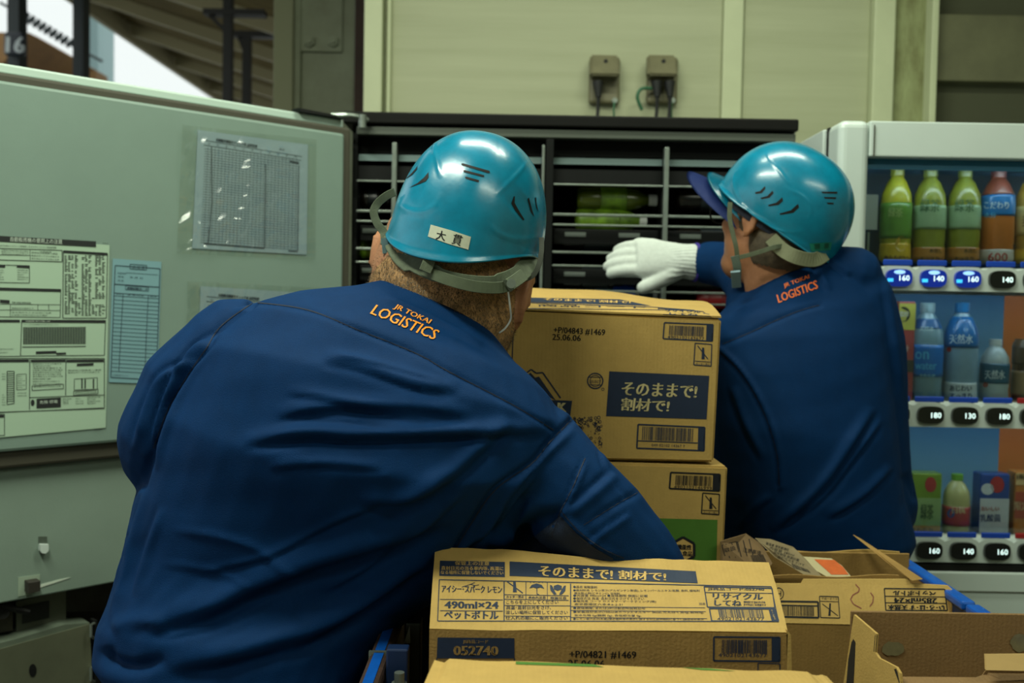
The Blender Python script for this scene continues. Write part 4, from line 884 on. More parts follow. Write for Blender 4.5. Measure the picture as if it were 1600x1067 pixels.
# --- foremost carton, only its raised flap in view (B)
Yb = 1.01
bb = [(679, 1031), (694, 1036), (700, 1030), (800, 1033), (960, 1039), (1137, 1046), (1262, 1049), (1272, 1055), (1284, 1053), (1292, 1056)]
bxs = [(p[0]-679)/613 for p in bb]
zB = ztop-.004; B = thing('carton', 'foremost carton, its worn pale flap edge crossing the bottom of the picture', 'box', (.12, .98, zA0))
xb0, xb1 = ha.x+.002, ha.x+.412
obj('front_panel', wall4(xb0, xb1, .84, .844, zA0, zB), CARDL, B); obj('side_panel', wall4(xb0, xb0+.004, .844, 1.106, zA0, zB-.07), CARDL, B); obj('side_panel', wall4(xb1-.004, xb1, .844, 1.106, zA0, zB-.07), CARDL, B)
obj('rear_panel', wall4(xb0+.004, xb1-.004, 1.104, 1.108, zA0, zB-.07), CARDL, B); obj('bottom_panel', wall4(xb0+.004, xb1-.004, .844, 1.104, zA0, zA0+.004), CARDL, B)
def bflap(u, v):
    x, y = ip(u, bxs, bb); b = W(x, y, Yb); f_ = Vector((xb0+(xb1-xb0)*u, .842, zB)); p = f_*(1-v)+b*v
    return p+Vector((0, 0, .004*math.sin(PI*v)+.0006*math.sin(23*u+2*math.sin(7*u))*v))
bm = bmesh.new(); grid_sheet(bm, bflap, 80, 12, .0035); Bf = obj('raised_flap', bm, CARD, B)
k = Ink(on(Bf)); k.quad((806, 1034), (1110, 1045), (1150, 1049), (806, 1038.5), 20, 1); k.build('green_strip', INKG, B)

# --- carton with the upside-down print (E)
Ye = 1.50
e0, e1 = W(1150, 972, Ye), W(1478, 979, Ye); ze = (e0.z+e1.z)/2; zE0 = ze-.17
E_ = thing('carton', 'opened carton with upside-down print on its front flap, torn flaps behind', 'box', (.45, 1.62, zE0))
ex0, ex1 = .345, W(1496, 979, Ye).x-.005
Ef = obj('front_panel', wall4(ex0, ex1, Ye, Ye+.004, zE0, ze), CARDL, E_)
obj('side_panel', wall4(ex0, ex0+.004, Ye+.004, Ye+.17, zE0, ze+.04), CARDL, E_); obj('side_panel', wall4(ex1-.004, ex1, Ye+.004, Ye+.17, zE0, ze+.04), CARDL, E_)
zr = W(1300, 862, Ye+.17).z
obj('rear_panel', wall4(ex0+.004, ex1-.004, Ye+.166, Ye+.17, zE0, zr), CARDL, E_); obj('bottom_panel', wall4(ex0+.004, ex1-.004, Ye+.004, Ye+.166, zE0, zE0+.004), CARDL, E_)
ff_ = [(1160, 905), (1202, 904), (1208, 908), (1214, 912), (1252, 912), (1256, 905), (1340, 905), (1420, 905), (1425, 912), (1468, 914), (1482, 915), (1488, 921), (1489, 952)]
bm = bmesh.new(); pts = [W(x, y, Ye+.035-(y-905)/70*.035) for x, y in ff_] + [W(1489, 979, Ye-.001), W(1160, 972, Ye-.001)]
prism(bm, pts, (0, .0035, 0)); Efl = obj('front_flap', bm, CARD, E_)
q2 = lambda x, y: (1120+x*.3, 800+y*.3)
k = Ink(on(Efl)); k.frame(q2(330, 465), q2(527, 468), q2(530, 550), q2(330, 545), 3); k.barcode(q2(340, 488), q2(505, 494), q2(507, 542), q2(340, 538), 21); k.line([q2(335, 485), q2(525, 489)], 2)
k.frame(q2(534, 438), q2(632, 441), q2(640, 552), q2(541, 549), 1.4); k.line([q2(536, 464), q2(634, 467)], 1); k.line([q2(549, 478), q2(630, 540)], 1.2); k.quad(q2(586, 475), q2(594, 475), q2(592, 540), q2(580, 540)); k.text('カッター禁止', q2(628, 445), q2(545, 443), 4, up=(0, 1))
k.frame(q2(872, 398), q2(1186, 402), q2(1200, 512), q2(880, 512), 1.8); k.line([q2(876, 438), q2(1190, 442)], 1.3); k.line([q2(878, 472), q2(1195, 476)], 1.3)
k.text('ペットボトル', q2(1140, 410), q2(918, 408), 8, bold=.6, up=(0, 1)); k.text('285ml×24', q2(1145, 448), q2(924, 446), 8.5, bold=.8, up=(0, 1)); k.text('い･ろ･は･す 天然水', q2(1184, 484), q2(892, 482), 8, bold=.7, up=(0, 1))
k.ring(q2(322, 425), 7.5, 9, 1.4); k.line([q2(312, 410), q2(312, 440)], 1.3); k.line([q2(333, 410), q2(333, 440)], 1.3); k.line([q2(312, 425), q2(333, 425)], 1.3); k.build('printing', INKD, E_)
k = Ink(on(Efl)); k.line([q2(722, 376), q2(742, 398), q2(738, 415), q2(708, 432), q2(696, 455), q2(712, 480), q2(753, 502)], 1.6); k.line([q2(800, 420), q2(815, 440), q2(812, 470), q2(796, 492)], 1.6); k.build('crayon_mark', mat('crayon_red', (120, 56, 44), .7), E_)
def flap(name, pxs, m_, th, parent=E_, **kw):
    bm = bmesh.new(); prism(bm, [W(x, y, Y) for x, y, Y in pxs], th); return obj(name, bm, m_, parent, **kw)
CG = mat('cardboard_grey', (132, 116, 84), .8, noise=.2, nscale=30)
f1 = flap('torn_flap', [(1126, 846, 1.525), (1166, 834, 1.58), (1190, 850, 1.60), (1207, 880, 1.56), (1190, 900, 1.53), (1126, 880, 1.515)], mat('cardboard_brown', (122, 96, 62), .8, noise=.2, nscale=30), (0, .003, 0))
f2 = flap('torn_flap', [(1180, 841, 1.60), (1205, 843, 1.61), (1240, 855, 1.62), (1264, 878, 1.60), (1284, 900, 1.56), (1255, 897, 1.55), (1210, 870, 1.58)], CG, (0, .003, 0))
f3 = flap('torn_flap', [(1254, 870, 1.61), (1300, 873, 1.62), (1316, 884, 1.60), (1330, 901, 1.57), (1292, 901, 1.56), (1262, 884, 1.58)], mat('liner_pale', (170, 158, 120), .7), (0, .003, 0))
k = Ink(on(f3)); k.poly([(1272, 874), (1303, 875), (1317, 886), (1326, 898), (1299, 898)]); k.build('orange_print', mat('orange_ink', (196, 92, 34), .6, noise=.25, nscale=60), E_, refine=6)
k = Ink(on(f1)); 
for i in range(5): k.line([(1134+i*9, 850-i*2), (1140+i*9, 872-i*1)], 1.2)
k.frame((1128, 852), (1150, 846), (1154, 862), (1132, 868), 1); k.text('取扱', (1132, 864), (1150, 859), 7); k.text('注意事項', (1160, 862), (1188, 868), 7); k.barcode((1172, 868), (1192, 866), (1198, 880), (1178, 882), 4); k.build('printing', INKD, E_)
k = Ink(on(f2)); 
for i, s in enumerate(('製造者 東京都港区', '内容量 285ml', '賞味期限 側面記載', '直射日光をさけて')): k.text(s, (1196+i*6, 851+i*7), (1232+i*8, 862+i*8), 4.5)
k.barcode((1236, 880), (1262, 890), (1268, 896), (1240, 888), 6); k.build('printing', INKD, E_)
flap('side_flap', [(1333, 836, 1.665), (1344, 842, 1.66), (1441, 905, 1.53), (1425, 907, 1.52), (1400, 890, 1.56)], CARDL, (.002, .004, 0))
bm = bmesh.new(); grid_sheet(bm, lambda u, v: W(1246+160*u, 866+2*math.sin(7*u)-v*5, 1.672), 30, 2, .004); obj('rear_edge', bm, CARD, E_)
bm = bmesh.new(); grid_sheet(bm, lambda u, v: W(1205+200*u, 903-v*(3+2*math.sin(9*u)), 1.54), 30, 2, .004); obj('inner_edge', bm, CARDL, E_)

# --- opened carton at the near right corner (F)
Yf = 1.20
Fx = thing('carton', 'emptied carton at the near corner with glue spots inside and notched side flap', 'box', (.55, 1.1, .8))
zf = W(1450, 957, Yf).z; fx0 = W(1330, 960, Yf).x; zF0 = zf-.27
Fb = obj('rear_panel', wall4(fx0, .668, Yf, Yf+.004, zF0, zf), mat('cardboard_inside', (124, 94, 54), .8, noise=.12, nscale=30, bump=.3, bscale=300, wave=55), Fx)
obj('side_panel', wall4(fx0-.004, fx0, .93, Yf+.004, zF0, zf-.14), CARDL, Fx); obj('side_panel', wall4(.664, .668, .93, Yf, zF0, zf-.06), CARDL, Fx)
obj('front_panel', wall4(fx0, .664, .93, .934, zF0, zf-.16), CARDL, Fx); obj('bottom_panel', wall4(fx0, .664, .934, Yf, zF0, zF0+.004), CARDL, Fx)
sf = [(1334, 960, 1.197), (1369, 990, 1.16), (1367, 1019, 1.15), (1373, 1028, 1.145), (1400, 1042, 1.12), (1406, 1052, 1.115), (1410, 1100, 1.10), (1318, 1100, 1.19), (1318, 1067, 1.195)]
p0, p1, p2 = W(*sf[0]), W(1410, 1100, 1.10), W(1318, 1100, 1.19); nfl = (p1-p0).cross(p2-p0).normalized()
bm = bmesh.new(); prism(bm, [RP(x, y, p0, nfl) for x, y, _ in sf], nfl*-.0035 if (CAM-p0).dot(nfl) > 0 else nfl*.0035); Fs = obj('side_flap', bm, CARD, Fx)
k = Ink(on(Fs)); k.poly([(1331, 1003), (1334, 998), (1337, 1003), (1336, 1030), (1333, 1090), (1321, 1090), (1326, 1030)]); k.line([(1334, 961), (1330, 965), (1327, 982)], 3); k.line([(1369, 992), (1367, 1018)], 3); k.line([(1399, 1045), (1407, 1067)], 3.5); k.build('slot_edge', mat('slot_dark', (30, 24, 14), .9), Fx)
bm = bmesh.new(); prism(bm, [W(1540, 1023, 1.12), W(1640, 1022, 1.12), W(1640, 1049, 1.10), W(1541, 1047, 1.10)], (0, .0035, 0)); obj('lower_flap', bm, mat('cardboard_mid', (150, 122, 70), .75, noise=.1, nscale=30), Fx)
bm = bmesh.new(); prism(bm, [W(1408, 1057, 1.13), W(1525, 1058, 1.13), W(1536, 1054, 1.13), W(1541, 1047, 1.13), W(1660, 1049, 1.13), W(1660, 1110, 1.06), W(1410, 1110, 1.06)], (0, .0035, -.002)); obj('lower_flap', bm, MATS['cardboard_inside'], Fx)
glue = mat('glue_spot', (120, 112, 82), .25, noise=.3, nscale=90)
for c, r_ in (((1395, 1013), (17, 12)), ((1594, 1004), (17, 14))):
    k = Ink(on(Fb, off=.0012)); rr = random.Random(int(c[0]))
    k.poly([(c[0]+r_[0]*math.cos(a*PI/9)*rr.uniform(.85, 1.1), c[1]+r_[1]*math.sin(a*PI/9)*rr.uniform(.85, 1.1)) for a in range(18)]); k.build('glue_spot', glue, Fx)

# --- plain cartons below that carry the ones in view
for (x0, x1, y0, y1, z1, lab) in ((-.085, .31, .85, 1.37, zA0, 'plain brown carton carrying the two front cartons'), (-.085, .31, 1.52, 1.80, min(dBL.z, dBR.z), 'plain brown carton carrying the stack of two'), (ex0, ex1, 1.49, 1.68, zE0, 'plain brown carton carrying the torn carton'), (fx0, .66, .93, 1.22, zF0, 'plain brown carton carrying the emptied corner carton')):
    tag(obj('carton', bx(x0, x1, y0, y1, .22, z1-.001, .003), CARDL), lab, 'box')
# --- blue cart
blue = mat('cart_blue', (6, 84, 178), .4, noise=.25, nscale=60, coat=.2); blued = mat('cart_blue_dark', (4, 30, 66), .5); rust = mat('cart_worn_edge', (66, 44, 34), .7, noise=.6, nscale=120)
cart = thing('roll_cart', 'blue walled roll cart full of cartons between the two workers', 'cart', (.27, 1.35, .2))
zr_ = 1.015
cx0, cx1 = -.146, .68
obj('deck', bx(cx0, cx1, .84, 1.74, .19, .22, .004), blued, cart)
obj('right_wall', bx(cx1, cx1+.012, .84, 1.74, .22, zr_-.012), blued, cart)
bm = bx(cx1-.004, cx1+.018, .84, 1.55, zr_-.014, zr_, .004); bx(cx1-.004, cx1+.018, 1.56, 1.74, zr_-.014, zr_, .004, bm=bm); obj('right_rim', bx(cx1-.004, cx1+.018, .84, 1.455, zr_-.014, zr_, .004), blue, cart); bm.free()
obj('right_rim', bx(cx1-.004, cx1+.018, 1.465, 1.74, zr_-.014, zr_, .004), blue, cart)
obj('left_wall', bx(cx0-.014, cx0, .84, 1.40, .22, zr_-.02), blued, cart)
for y0, y1 in ((.84, 1.205), (1.21, 1.33)):
    rm = obj('left_rim', bx(cx0-.022, cx0+.002, y0, y1, zr_-.02, zr_, .005), rust, cart)
    obj('rim_stripe', bx(cx0-.016, cx0-.004, y0+.002, y1-.002, zr_, zr_+.0015), blue, rm)
obj('rim_joint', bx(cx0-.023, cx0+.003, 1.205, 1.21, zr_-.02, zr_+.002), METAL, cart)
obj('post', bx(cx0+.012, cx0+.032, 1.30, 1.33, .22, W(650, 974, 1.3).z, .002), mat('post_grey', (60, 66, 60), .4, metal=.5), cart)
obj('post', bx(cx0+.004, cx0+.03, 1.16, 1.18, .22, W(630, 1015, 1.16).z, .002), blued, cart)
bm = bmesh.new(); prism(bm, [W(640, 978, 1.28), W(641, 1005, 1.28), W(631, 1005, 1.28)], (0, .003, 0)); obj('bracket', bm, METAL, cart)
bm = bmesh.new(); c = W(624, 1053, 1.14); cyl(bm, c-Vector((0, 0, .01)), c+Vector((0, 0, .002)), .006); cyl(bm, c-Vector((0, 0, .02)), c-Vector((0, 0, .01)), .009); obj('bolt', bm, METAL, cart)
for x in (cx0+.08, cx1-.08):
    for y in (.95, 1.75):
        bm = bmesh.new(); cyl(bm, (x-.018, y, .075), (x+.018, y, .075), .075, n=20); wh = obj('wheel', bm, BLACK, cart); obj('wheel_fork', bx(x-.026, x+.026, y-.02, y+.02, .14, .19), METAL, cart)
# ================================================================== people
def loft(bm, rings, n=24, sup=2.3):
    """rings: (centre, rx vector, ry vector)"""
    R = []
    for c, rx, ry in rings:
        L = []
        for k in range(n):
            a = 2*PI*k/n; ca, sa = math.cos(a), math.sin(a)
            L.append(bm.verts.new(Vector(c)+Vector(rx)*math.copysign(abs(ca)**(2/sup), ca)+Vector(ry)*math.copysign(abs(sa)**(2/sup), sa)))
        R.append(L)
    for i in range(len(R)-1):
        for k in range(n): bm.faces.new([R[i][k], R[i][(k+1) % n], R[i+1][(k+1) % n], R[i+1][k]])
    bm.faces.new(R[0][::-1]); bm.faces.new(R[-1])
def torso_rings(spec):
    """spec: (left px, right px, depth, half thickness) from the hem up"""
    C_ = []
    for l, r, D_, th in spec:
        dl, dr = D_ if isinstance(D_, tuple) else (D_, D_)
        C_.append(((P(l[0], l[1], dl)+P(r[0], r[1], dr))/2, (P(r[0], r[1], dr)-P(l[0], l[1], dl))/2, th))
    out = []
    for i, (c, rx, th) in enumerate(C_):
        ax = (C_[min(i+1, len(C_)-1)][0]-C_[max(i-1, 0)][0]).normalized()
        ry = ax.cross(rx).normalized()*th
        out.append((c, rx, ry))
    return out
def limb(bm, pts, n=16, ratio=1.0):
    """pts: (world point, radius) ; a tapering limb with rounded ends"""
    ps = [Vector(p) for p, r in pts]; rs = [r for p, r in pts]
    pp = [(ps[0], rs[0])]; path = []
    sp = spline(ps, 5); rr_ = np.interp(np.linspace(0, len(ps)-1, len(sp)), range(len(ps)), rs)
    t0 = (sp[1]-sp[0]).normalized(); t1 = (sp[-1]-sp[-2]).normalized()
    full = [(sp[0]-t0*rr_[0]*.8, rr_[0]*.45), (sp[0]-t0*rr_[0]*.45, rr_[0]*.85)] + list(zip(sp, rr_)) + [(sp[-1]+t1*rr_[-1]*.45, rr_[-1]*.85), (sp[-1]+t1*rr_[-1]*.8, rr_[-1]*.45)]
    R = []; up = Vector((.13, .9, .3))
    for i, (p, r) in enumerate(full):
        t = (full[min(i+1, len(full)-1)][0]-full[max(i-1, 0)][0]).normalized()
        a = t.cross(up)
        if a.length < .1: a = t.cross(Vector((1, 0, .1)))
        a.normalize(); b = a.cross(t).normalized()
        R.append((p, a*r, b*r*ratio))
    loft(bm, R, n, 2.0)
def blob(bm, c, ax, ay, az, seg=20):
    m4 = Matrix.Translation(c) @ Matrix(((ax[0], ay[0], az[0], 0), (ax[1], ay[1], az[1], 0), (ax[2], ay[2], az[2], 0), (0, 0, 0, 1)))
    bmesh.ops.create_uvsphere(bm, u_segments=seg, v_segments=seg//2+2, radius=1, matrix=m4)
def fuse(bm, voxel, smooth=6, fac=.5):
    me = M_(bm, 'fuse'); o = bpy.data.objects.new('fuse', me); COL.objects.link(o)
    md = o.modifiers.new('r', 'REMESH'); md.mode = 'VOXEL'; md.voxel_size = voxel; md.use_smooth_shade = True
    if smooth: sm = o.modifiers.new('s', 'SMOOTH'); sm.iterations = smooth; sm.factor = fac
    dg = bpy.context.evaluated_depsgraph_get(); out = bpy.data.meshes.new_from_object(o.evaluated_get(dg))
    bpy.data.objects.remove(o); bpy.data.meshes.remove(me); return out
def arrs(me):
    V = np.empty(len(me.vertices)*3); me.vertices.foreach_get('co', V); N = np.empty(len(me.vertices)*3); me.vertices.foreach_get('normal', N)
    return V.reshape(-1, 3), N.reshape(-1, 3)
def setv(me, V): me.vertices.foreach_set('co', V.reshape(-1)); me.update()
def pdist(Q, poly, closed=False):
    """distance, side and run parameter of 2D points to a polyline"""
    best = np.full(len(Q), 1e9); side = np.zeros(len(Q)); par = np.zeros(len(Q)); n = len(poly)-1
    for i in range(n):
        a, b = np.array(poly[i], float), np.array(poly[i+1], float); d = b-a; L2_ = d@d or 1
        t = np.clip(((Q-a)@d)/L2_, 0, 1); c = a+t[:, None]*d; v = Q-c; dd = np.hypot(v[:, 0], v[:, 1])
        s_ = np.sign(d[0]*v[:, 1]-d[1]*v[:, 0]); m = dd < best; best[m] = dd[m]; side[m] = s_[m]; par[m] = (i+t[m])/n
    return best, side, par
def sculpt(me, strokes, thr=-.1):
    """cloth folds, seams and ridges: each stroke (polyline, width px, height m, kind) is raised on or sunk into the surface"""
    V, N = arrs(me); Q = proj(V); cd = np.array(CAM)-V; cd /= np.linalg.norm(cd, axis=1)[:, None]
    vis = np.clip(((N*cd).sum(1)-thr)/.25, 0, 1); H_ = np.zeros(len(V))
    for pl, w, h, kind in strokes:
        if w > 5: w = w*.78
        pl = [tuple(v[:2]) for v in spline([(x, y, 0) for x, y in pl], 6)]
        d, s_, t = pdist(Q, pl); tp = np.clip(np.sin(PI*np.clip(t, 0, 1))*1.6, 0, 1) if kind[-1] != '!' else 1
        k0 = kind.rstrip('!')
        if k0 == 'ridge': f_ = np.exp(-(d/w)**2)
        elif k0 == 'crease':           # ridge on the upper/left side, valley on the other
            q_ = d*s_; f_ = np.exp(-((q_+w*.7)/w)**2)-.9*np.exp(-((q_-w*.45)/(w*.6))**2)
        elif k0 == 'step': f_ = .5*np.tanh(-d*s_/w)*np.exp(-(d/(w*8))**2)
        H_ += f_*h*tp
    setv(me, V+N*(H_*vis)[:, None])
def noise_fold(me, amp, fx, seed=0):
    V, N = arrs(me); r = np.random.default_rng(seed); H_ = np.zeros(len(V))
    for i in range(7):
        k_ = r.normal(size=3)*fx*(1+.4*i); H_ += np.sin(V@k_+r.uniform(0, 6))/(1+.5*i)
    setv(me, V+N*(H_*amp)[:, None])

def ear(bm, c, out, up, fwd, s=1):
    c, out, up, fwd = Vector(c), Vector(out), Vector(up), Vector(fwd)
    blob(bm, c+out*.008*s, out*.009*s, fwd*.017*s, up*.031*s, 16)
    pts = [c+out*.016*s+fwd*(.015*math.cos(a))*s+up*(.029*math.sin(a))*s+up*.002 for a in np.linspace(-.3, 4.3, 12)]
    limb(bm, [(p, .0045*s) for p in pts], 8)
    blob(bm, c+out*.01*s-up*.026*s+fwd*.004*s, out*.006*s, fwd*.009*s, up*.010*s, 12)
def head_blobs(bm, c, R_, U_, Fw, s=1, ears=True):
    """c = centre of the skull; R_, U_, Fw unit axes of the head"""
    blob(bm, c+U_*.02*s, R_*.078*s, Fw*.097*s, U_*.092*s, 28)
    blob(bm, c-U_*.03*s+Fw*.02*s, R_*.068*s, Fw*.078*s, U_*.085*s, 24)
    blob(bm, c-U_*.085*s+Fw*.055*s, R_*.045*s, Fw*.042*s, U_*.034*s, 20)       # jaw and chin
    blob(bm, c-U_*.015*s+Fw*.101*s, R_*.012*s, Fw*.016*s, U_*.026*s, 12)       # nose
    blob(bm, c-U_*.028*s+Fw*.106*s, R_*.017*s, Fw*.012*s, U_*.010*s, 12)
    blob(bm, c+U_*.02*s+Fw*.088*s, R_*.055*s, Fw*.012*s, U_*.009*s, 16)        # brow
    for sx in (-1, 1):
        blob(bm, c-U_*.018*s+Fw*.075*s+R_*.038*s*sx, R_*.022*s, Fw*.016*s, U_*.018*s, 14)
        if ears: ear(bm, c-U_*.005*s+R_*.074*s*sx-Fw*.008*s, R_*sx*.95-Fw*.25, U_, Fw, s)
    blob(bm, c-U_*.058*s+Fw*.094*s, R_*.024*s, Fw*.010*s, U_*.006*s, 14)       # lips
    blob(bm, c-U_*.067*s+Fw*.092*s, R_*.021*s, Fw*.010*s, U_*.006*s, 14)
def hand(bm, w_, d, palm_n, thumb, L=.185, r=1.0, spread=.10, curl=.35, thumb_dir=None, fr=1.0):
    """w_ wrist, d along the hand, palm_n out of the palm, thumb = side unit vector"""
    w_, d, palm_n, th = Vector(w_), Vector(d).normalized(), Vector(palm_n).normalized(), Vector(thumb).normalized()
    R = []
    for u, a, b in ((-.03, .028, .022), (.0, .029, .021), (.03, .036, .019), (.06, .042, .018), (.09, .043, .016), (.102, .040, .013)): R.append((w_+d*u*L/.185, th*(a+.003*(fr-1)/.2)*r, palm_n*b*r*fr))
    loft(bm, R, 20, 2.2)
    for i, (off, ln, rad) in enumerate(((.031, .072, .0095), (.0105, .080, .0098), (-.0105, .074, .0093), (-.031, .060, .0083))):
        rad *= fr; b_ = w_+d*.088*L/.185+th*off*r; a = spread*(off/.03); dd = (d+th*a).normalized(); pts = [(b_-dd*.02, rad*1.05*r)]; p = b_; ang = 0
        for j, fr_ in enumerate((.42, .32, .26)):
            ang += curl*(.5, .9, .8)[j]*(1+.12*i); v = dd*math.cos(ang)+palm_n*math.sin(ang); pts.append((p, rad*r*(1.05-.06*j))); p = p+v*ln*fr_*L/.185
        pts.append((p, rad*.85*r)); limb(bm, pts, 12)
    b_ = w_+d*.018+th*.026*r; td = Vector(thumb_dir).normalized() if thumb_dir is not None else (d*.75+th*.7+palm_n*.15).normalized()
    limb(bm, [(b_-td*.01, .016*r*fr), (b_+td*.03, .0145*r*fr), (b_+td*.058, .012*r*fr), (b_+td*.078+d*.004, .0105*r*fr)], 12)

def helmet(parent, c, R_, U_, Fw, a, b, h, dip, front_dip, strokes, lab=None):
    """shell with a rim that dips at the nape"""
    nu, nv = 240, 110; V = []; Fs = []
    for j in range(nv+1):
        t = j/nv
        for i in range(nu):
            th = 2*PI*i/nu; cx_, fy = math.cos(th), math.sin(th)          # fy>0 front
            zr_ = -(dip*max(0, -fy)**1.5+front_dip*max(0, fy)**1.5)-.004
            ph = t*PI/2*1.0
            if t < .8:
                p_ = t/.8*PI/2; rr_ = math.sin(p_)**.88; zz_ = h*math.cos(p_)**.90
            else:
                q_ = (t-.8)/.2; rr_ = 1+.012*math.sin(q_*PI/2)+(.02*max(0, (q_-.8)/.2)); zz_ = zr_*q_
            sx_ = math.copysign(abs(cx_)**.92, cx_); sy_ = math.copysign(abs(fy)**.92, fy)
            rb = b*(1.0 if fy < 0 else .98)
            V.append(c+R_*(a*rr_*sx_)+Fw*(rb*rr_*sy_)+U_*zz_)
    top = len(V)
    for j in range(nv):
        for i in range(nu):
            k_ = j*nu+i; k2 = j*nu+(i+1) % nu; Fs.append([k_, k2, k2+nu, k_+nu])
    me = bpy.data.meshes.new('shell'); me.from_pydata(V, [], Fs); me.update()
    bm = bmesh.new(); bm.from_mesh(me); bmesh.ops.remove_doubles(bm, verts=bm.verts, dist=.0003); bmesh.ops.recalc_face_normals(bm, faces=bm.faces[:])
    s_ = sum(f.normal.dot(f.calc_center_median()-c) for f in bm.faces)
    if s_ < 0: bmesh.ops.reverse_faces(bm, faces=bm.faces[:])
    bm.to_mesh(me); bm.free(); me.update(); sculpt(me, strokes, thr=-.05)
    # inner skin for thickness
    o = bpy.data.objects.new('tmp', me); COL.objects.link(o); md = o.modifiers.new('s', 'SOLIDIFY'); md.thickness = .003; md.offset = -1
    dg = bpy.context.evaluated_depsgraph_get(); me2 = bpy.data.meshes.new_from_object(o.evaluated_get(dg)); bpy.data.objects.remove(o)
    sh = link('helmet', me2, TEAL, parent, smooth=True, label=lab)
    return sh
def decal(name, target, polys, m_, parent, off=.0006, label=None):
    k = Ink(on(target, off=off))
    for p in polys: k.poly(p)
    return k.build(name, m_, parent, label=label, refine=4)
def strap(name, pts, w_, t_, m_, parent, label=None):
    """pts: (px, py, depth)"""
    bm = bmesh.new(); sp = spline([P(*p) for p in pts], 6)
    tube(bm, sp, 0, 10, flat=(w_, t_)); return obj(name, bm, m_, parent, label=label)
def seam(name, target, pls, w_, m_, parent, off=.0007):
    k = Ink(on(target, off=off))
    for pl in pls: k.line([tuple(v[:2]) for v in spline([(x, y, 0) for x, y in pl], 10)], w_)
    return k.build(name, m_, parent)
def hairs(name, target_me, region, n, L, m_, parent, dirv, seed=1):
    """short cropped hair: real strands standing on the scalp"""
    me = target_me; r = random.Random(seed); tris = []; wts = []
    me.calc_loop_triangles(); V = [v.co for v in me.vertices]
    cand = []
    for t in me.loop_triangles:
        a, b, c = (V[i] for i in t.vertices); ce = (a+b+c)/3; nn = Vector(t.normal)
        if nn.dot((CAM-ce).normalized()) < -.25: continue
        q_ = proj(np.array([ce]))[0]
        p_ = region(q_[0], q_[1], ce)
        if p_ > 0: cand.append((a, b, c, nn, p_)); wts.append(t.area*p_)
    bmv, bmf = [], []
    for (a, b, c, nn, p_) in r.choices(cand, wts, k=n):
        u, v = r.random(), r.random()
        if u+v > 1: u, v = 1-u, 1-v
        p = a+(b-a)*u+(c-a)*v; d = (nn*.55+Vector(dirv)*r.uniform(.4, 1)+Vector((r.gauss(0, .3), r.gauss(0, .3), r.gauss(0, .3)))).normalized()
        s_ = d.cross(nn).normalized()*.00035; l_ = L*r.uniform(.5, 1.1); k_ = len(bmv)
        bmv += [p-s_, p+s_, p+d*l_]; bmf.append([k_, k_+1, k_+2])
    m2 = bpy.data.meshes.new(name); m2.from_pydata(bmv, [], bmf); m2.update()
    o = link(name, m2, m_, parent); o['kind'] = 'stuff'; return o
HAIR = mat('cropped_hair', (104, 86, 60), .6, noise=.5, nscale=60); EYE = mat('eye_white', (210, 205, 195), .3)
SCALP = mat('scalp_stubble', (196, 150, 100), .65, noise=.5, nscale=55, col2=(112, 86, 58), bump=.5, bscale=500, spec=.25)
TROU = mat('work_trousers', (8, 62, 92), .75, noise=.2, nscale=30); SHOE = mat('work_shoe', (22, 22, 24), .5); PURP = mat('cuff_violet', (52, 36, 130), .8)
LOGO = mat('logo_orange', (232, 142, 22), .6, bump=.4, bscale=900)

def shoe(bm, p, d):
    d = Vector(d).normalized(); s_ = d.cross(Vector((0, 0, 1)))
    loft(bm, [(Vector(p)+d*(-.07)+Vector((0, 0, .045)), s_*.032, Vector((0, 0, .04))), (Vector(p)+Vector((0, 0, .052)), s_*.042, Vector((0, 0, .05))), (Vector(p)+d*.10+Vector((0, 0, .036)), s_*.048, Vector((0, 0, .034))), (Vector(p)+d*.17+Vector((0, 0, .027)), s_*.042, Vector((0, 0, .025))), (Vector(p)+d*.20+Vector((0, 0, .022)), s_*.02, Vector((0, 0, .018)))], 20)

# ------------------------------------------------------------------ the big worker in front
A1 = thing('person', 'broad worker seen from behind in navy jacket and blue helmet bending over the cart', 'person', (-.36, 1.36, 0))
spec = [((176, 1050), (572, 1120), 1.35, .128), ((155, 1020), (576, 1075), 1.35, .142), ((158, 975), (596, 1005), (1.34, 1.37), .148), ((174, 920), (664, 938), (1.33, 1.41), .148), ((200, 820), (785, 860), (1.315, 1.44), .148), ((228, 715), (845, 790), (1.305, 1.40), .152),
        ((262, 615), (880, 720), 1.315, .155), ((305, 545), (886, 668), 1.32, .14), ((362, 496), (858, 630), 1.33, .115), ((450, 470), (815, 588), 1.345, .088), ((540, 462), (785, 552), 1.355, .07), ((578, 458), (768, 536), 1.365, .062)]
tr_ = torso_rings(spec)
bm = bmesh.new(); loft(bm, tr_, 36, 2.25)
Lsh, Rsh = P(372, 545, 1.33), P(824, 705, 1.31)
limb(bm, [(Lsh, .072), (P(308, 620, 1.32), .078), (P(262, 695, 1.325), .062), (P(300, 745, 1.42), .056), (P(390, 770, 1.56), .048), (P(440, 780, 1.64), .040)])
limb(bm, [(Rsh, .073), (P(884, 770, 1.305), .072), (P(940, 822, 1.305), .068), (P(1012, 898, 1.32), .052), (P(990, 925, 1.36), .046)])
limb(bm, [(P(770, 830, 1.39), .06), (P(870, 862, 1.36), .052), (P(960, 893, 1.335), .044)])
jm = fuse(bm, .0042, 7)
noise_fold(jm, .0009, 22, 3)
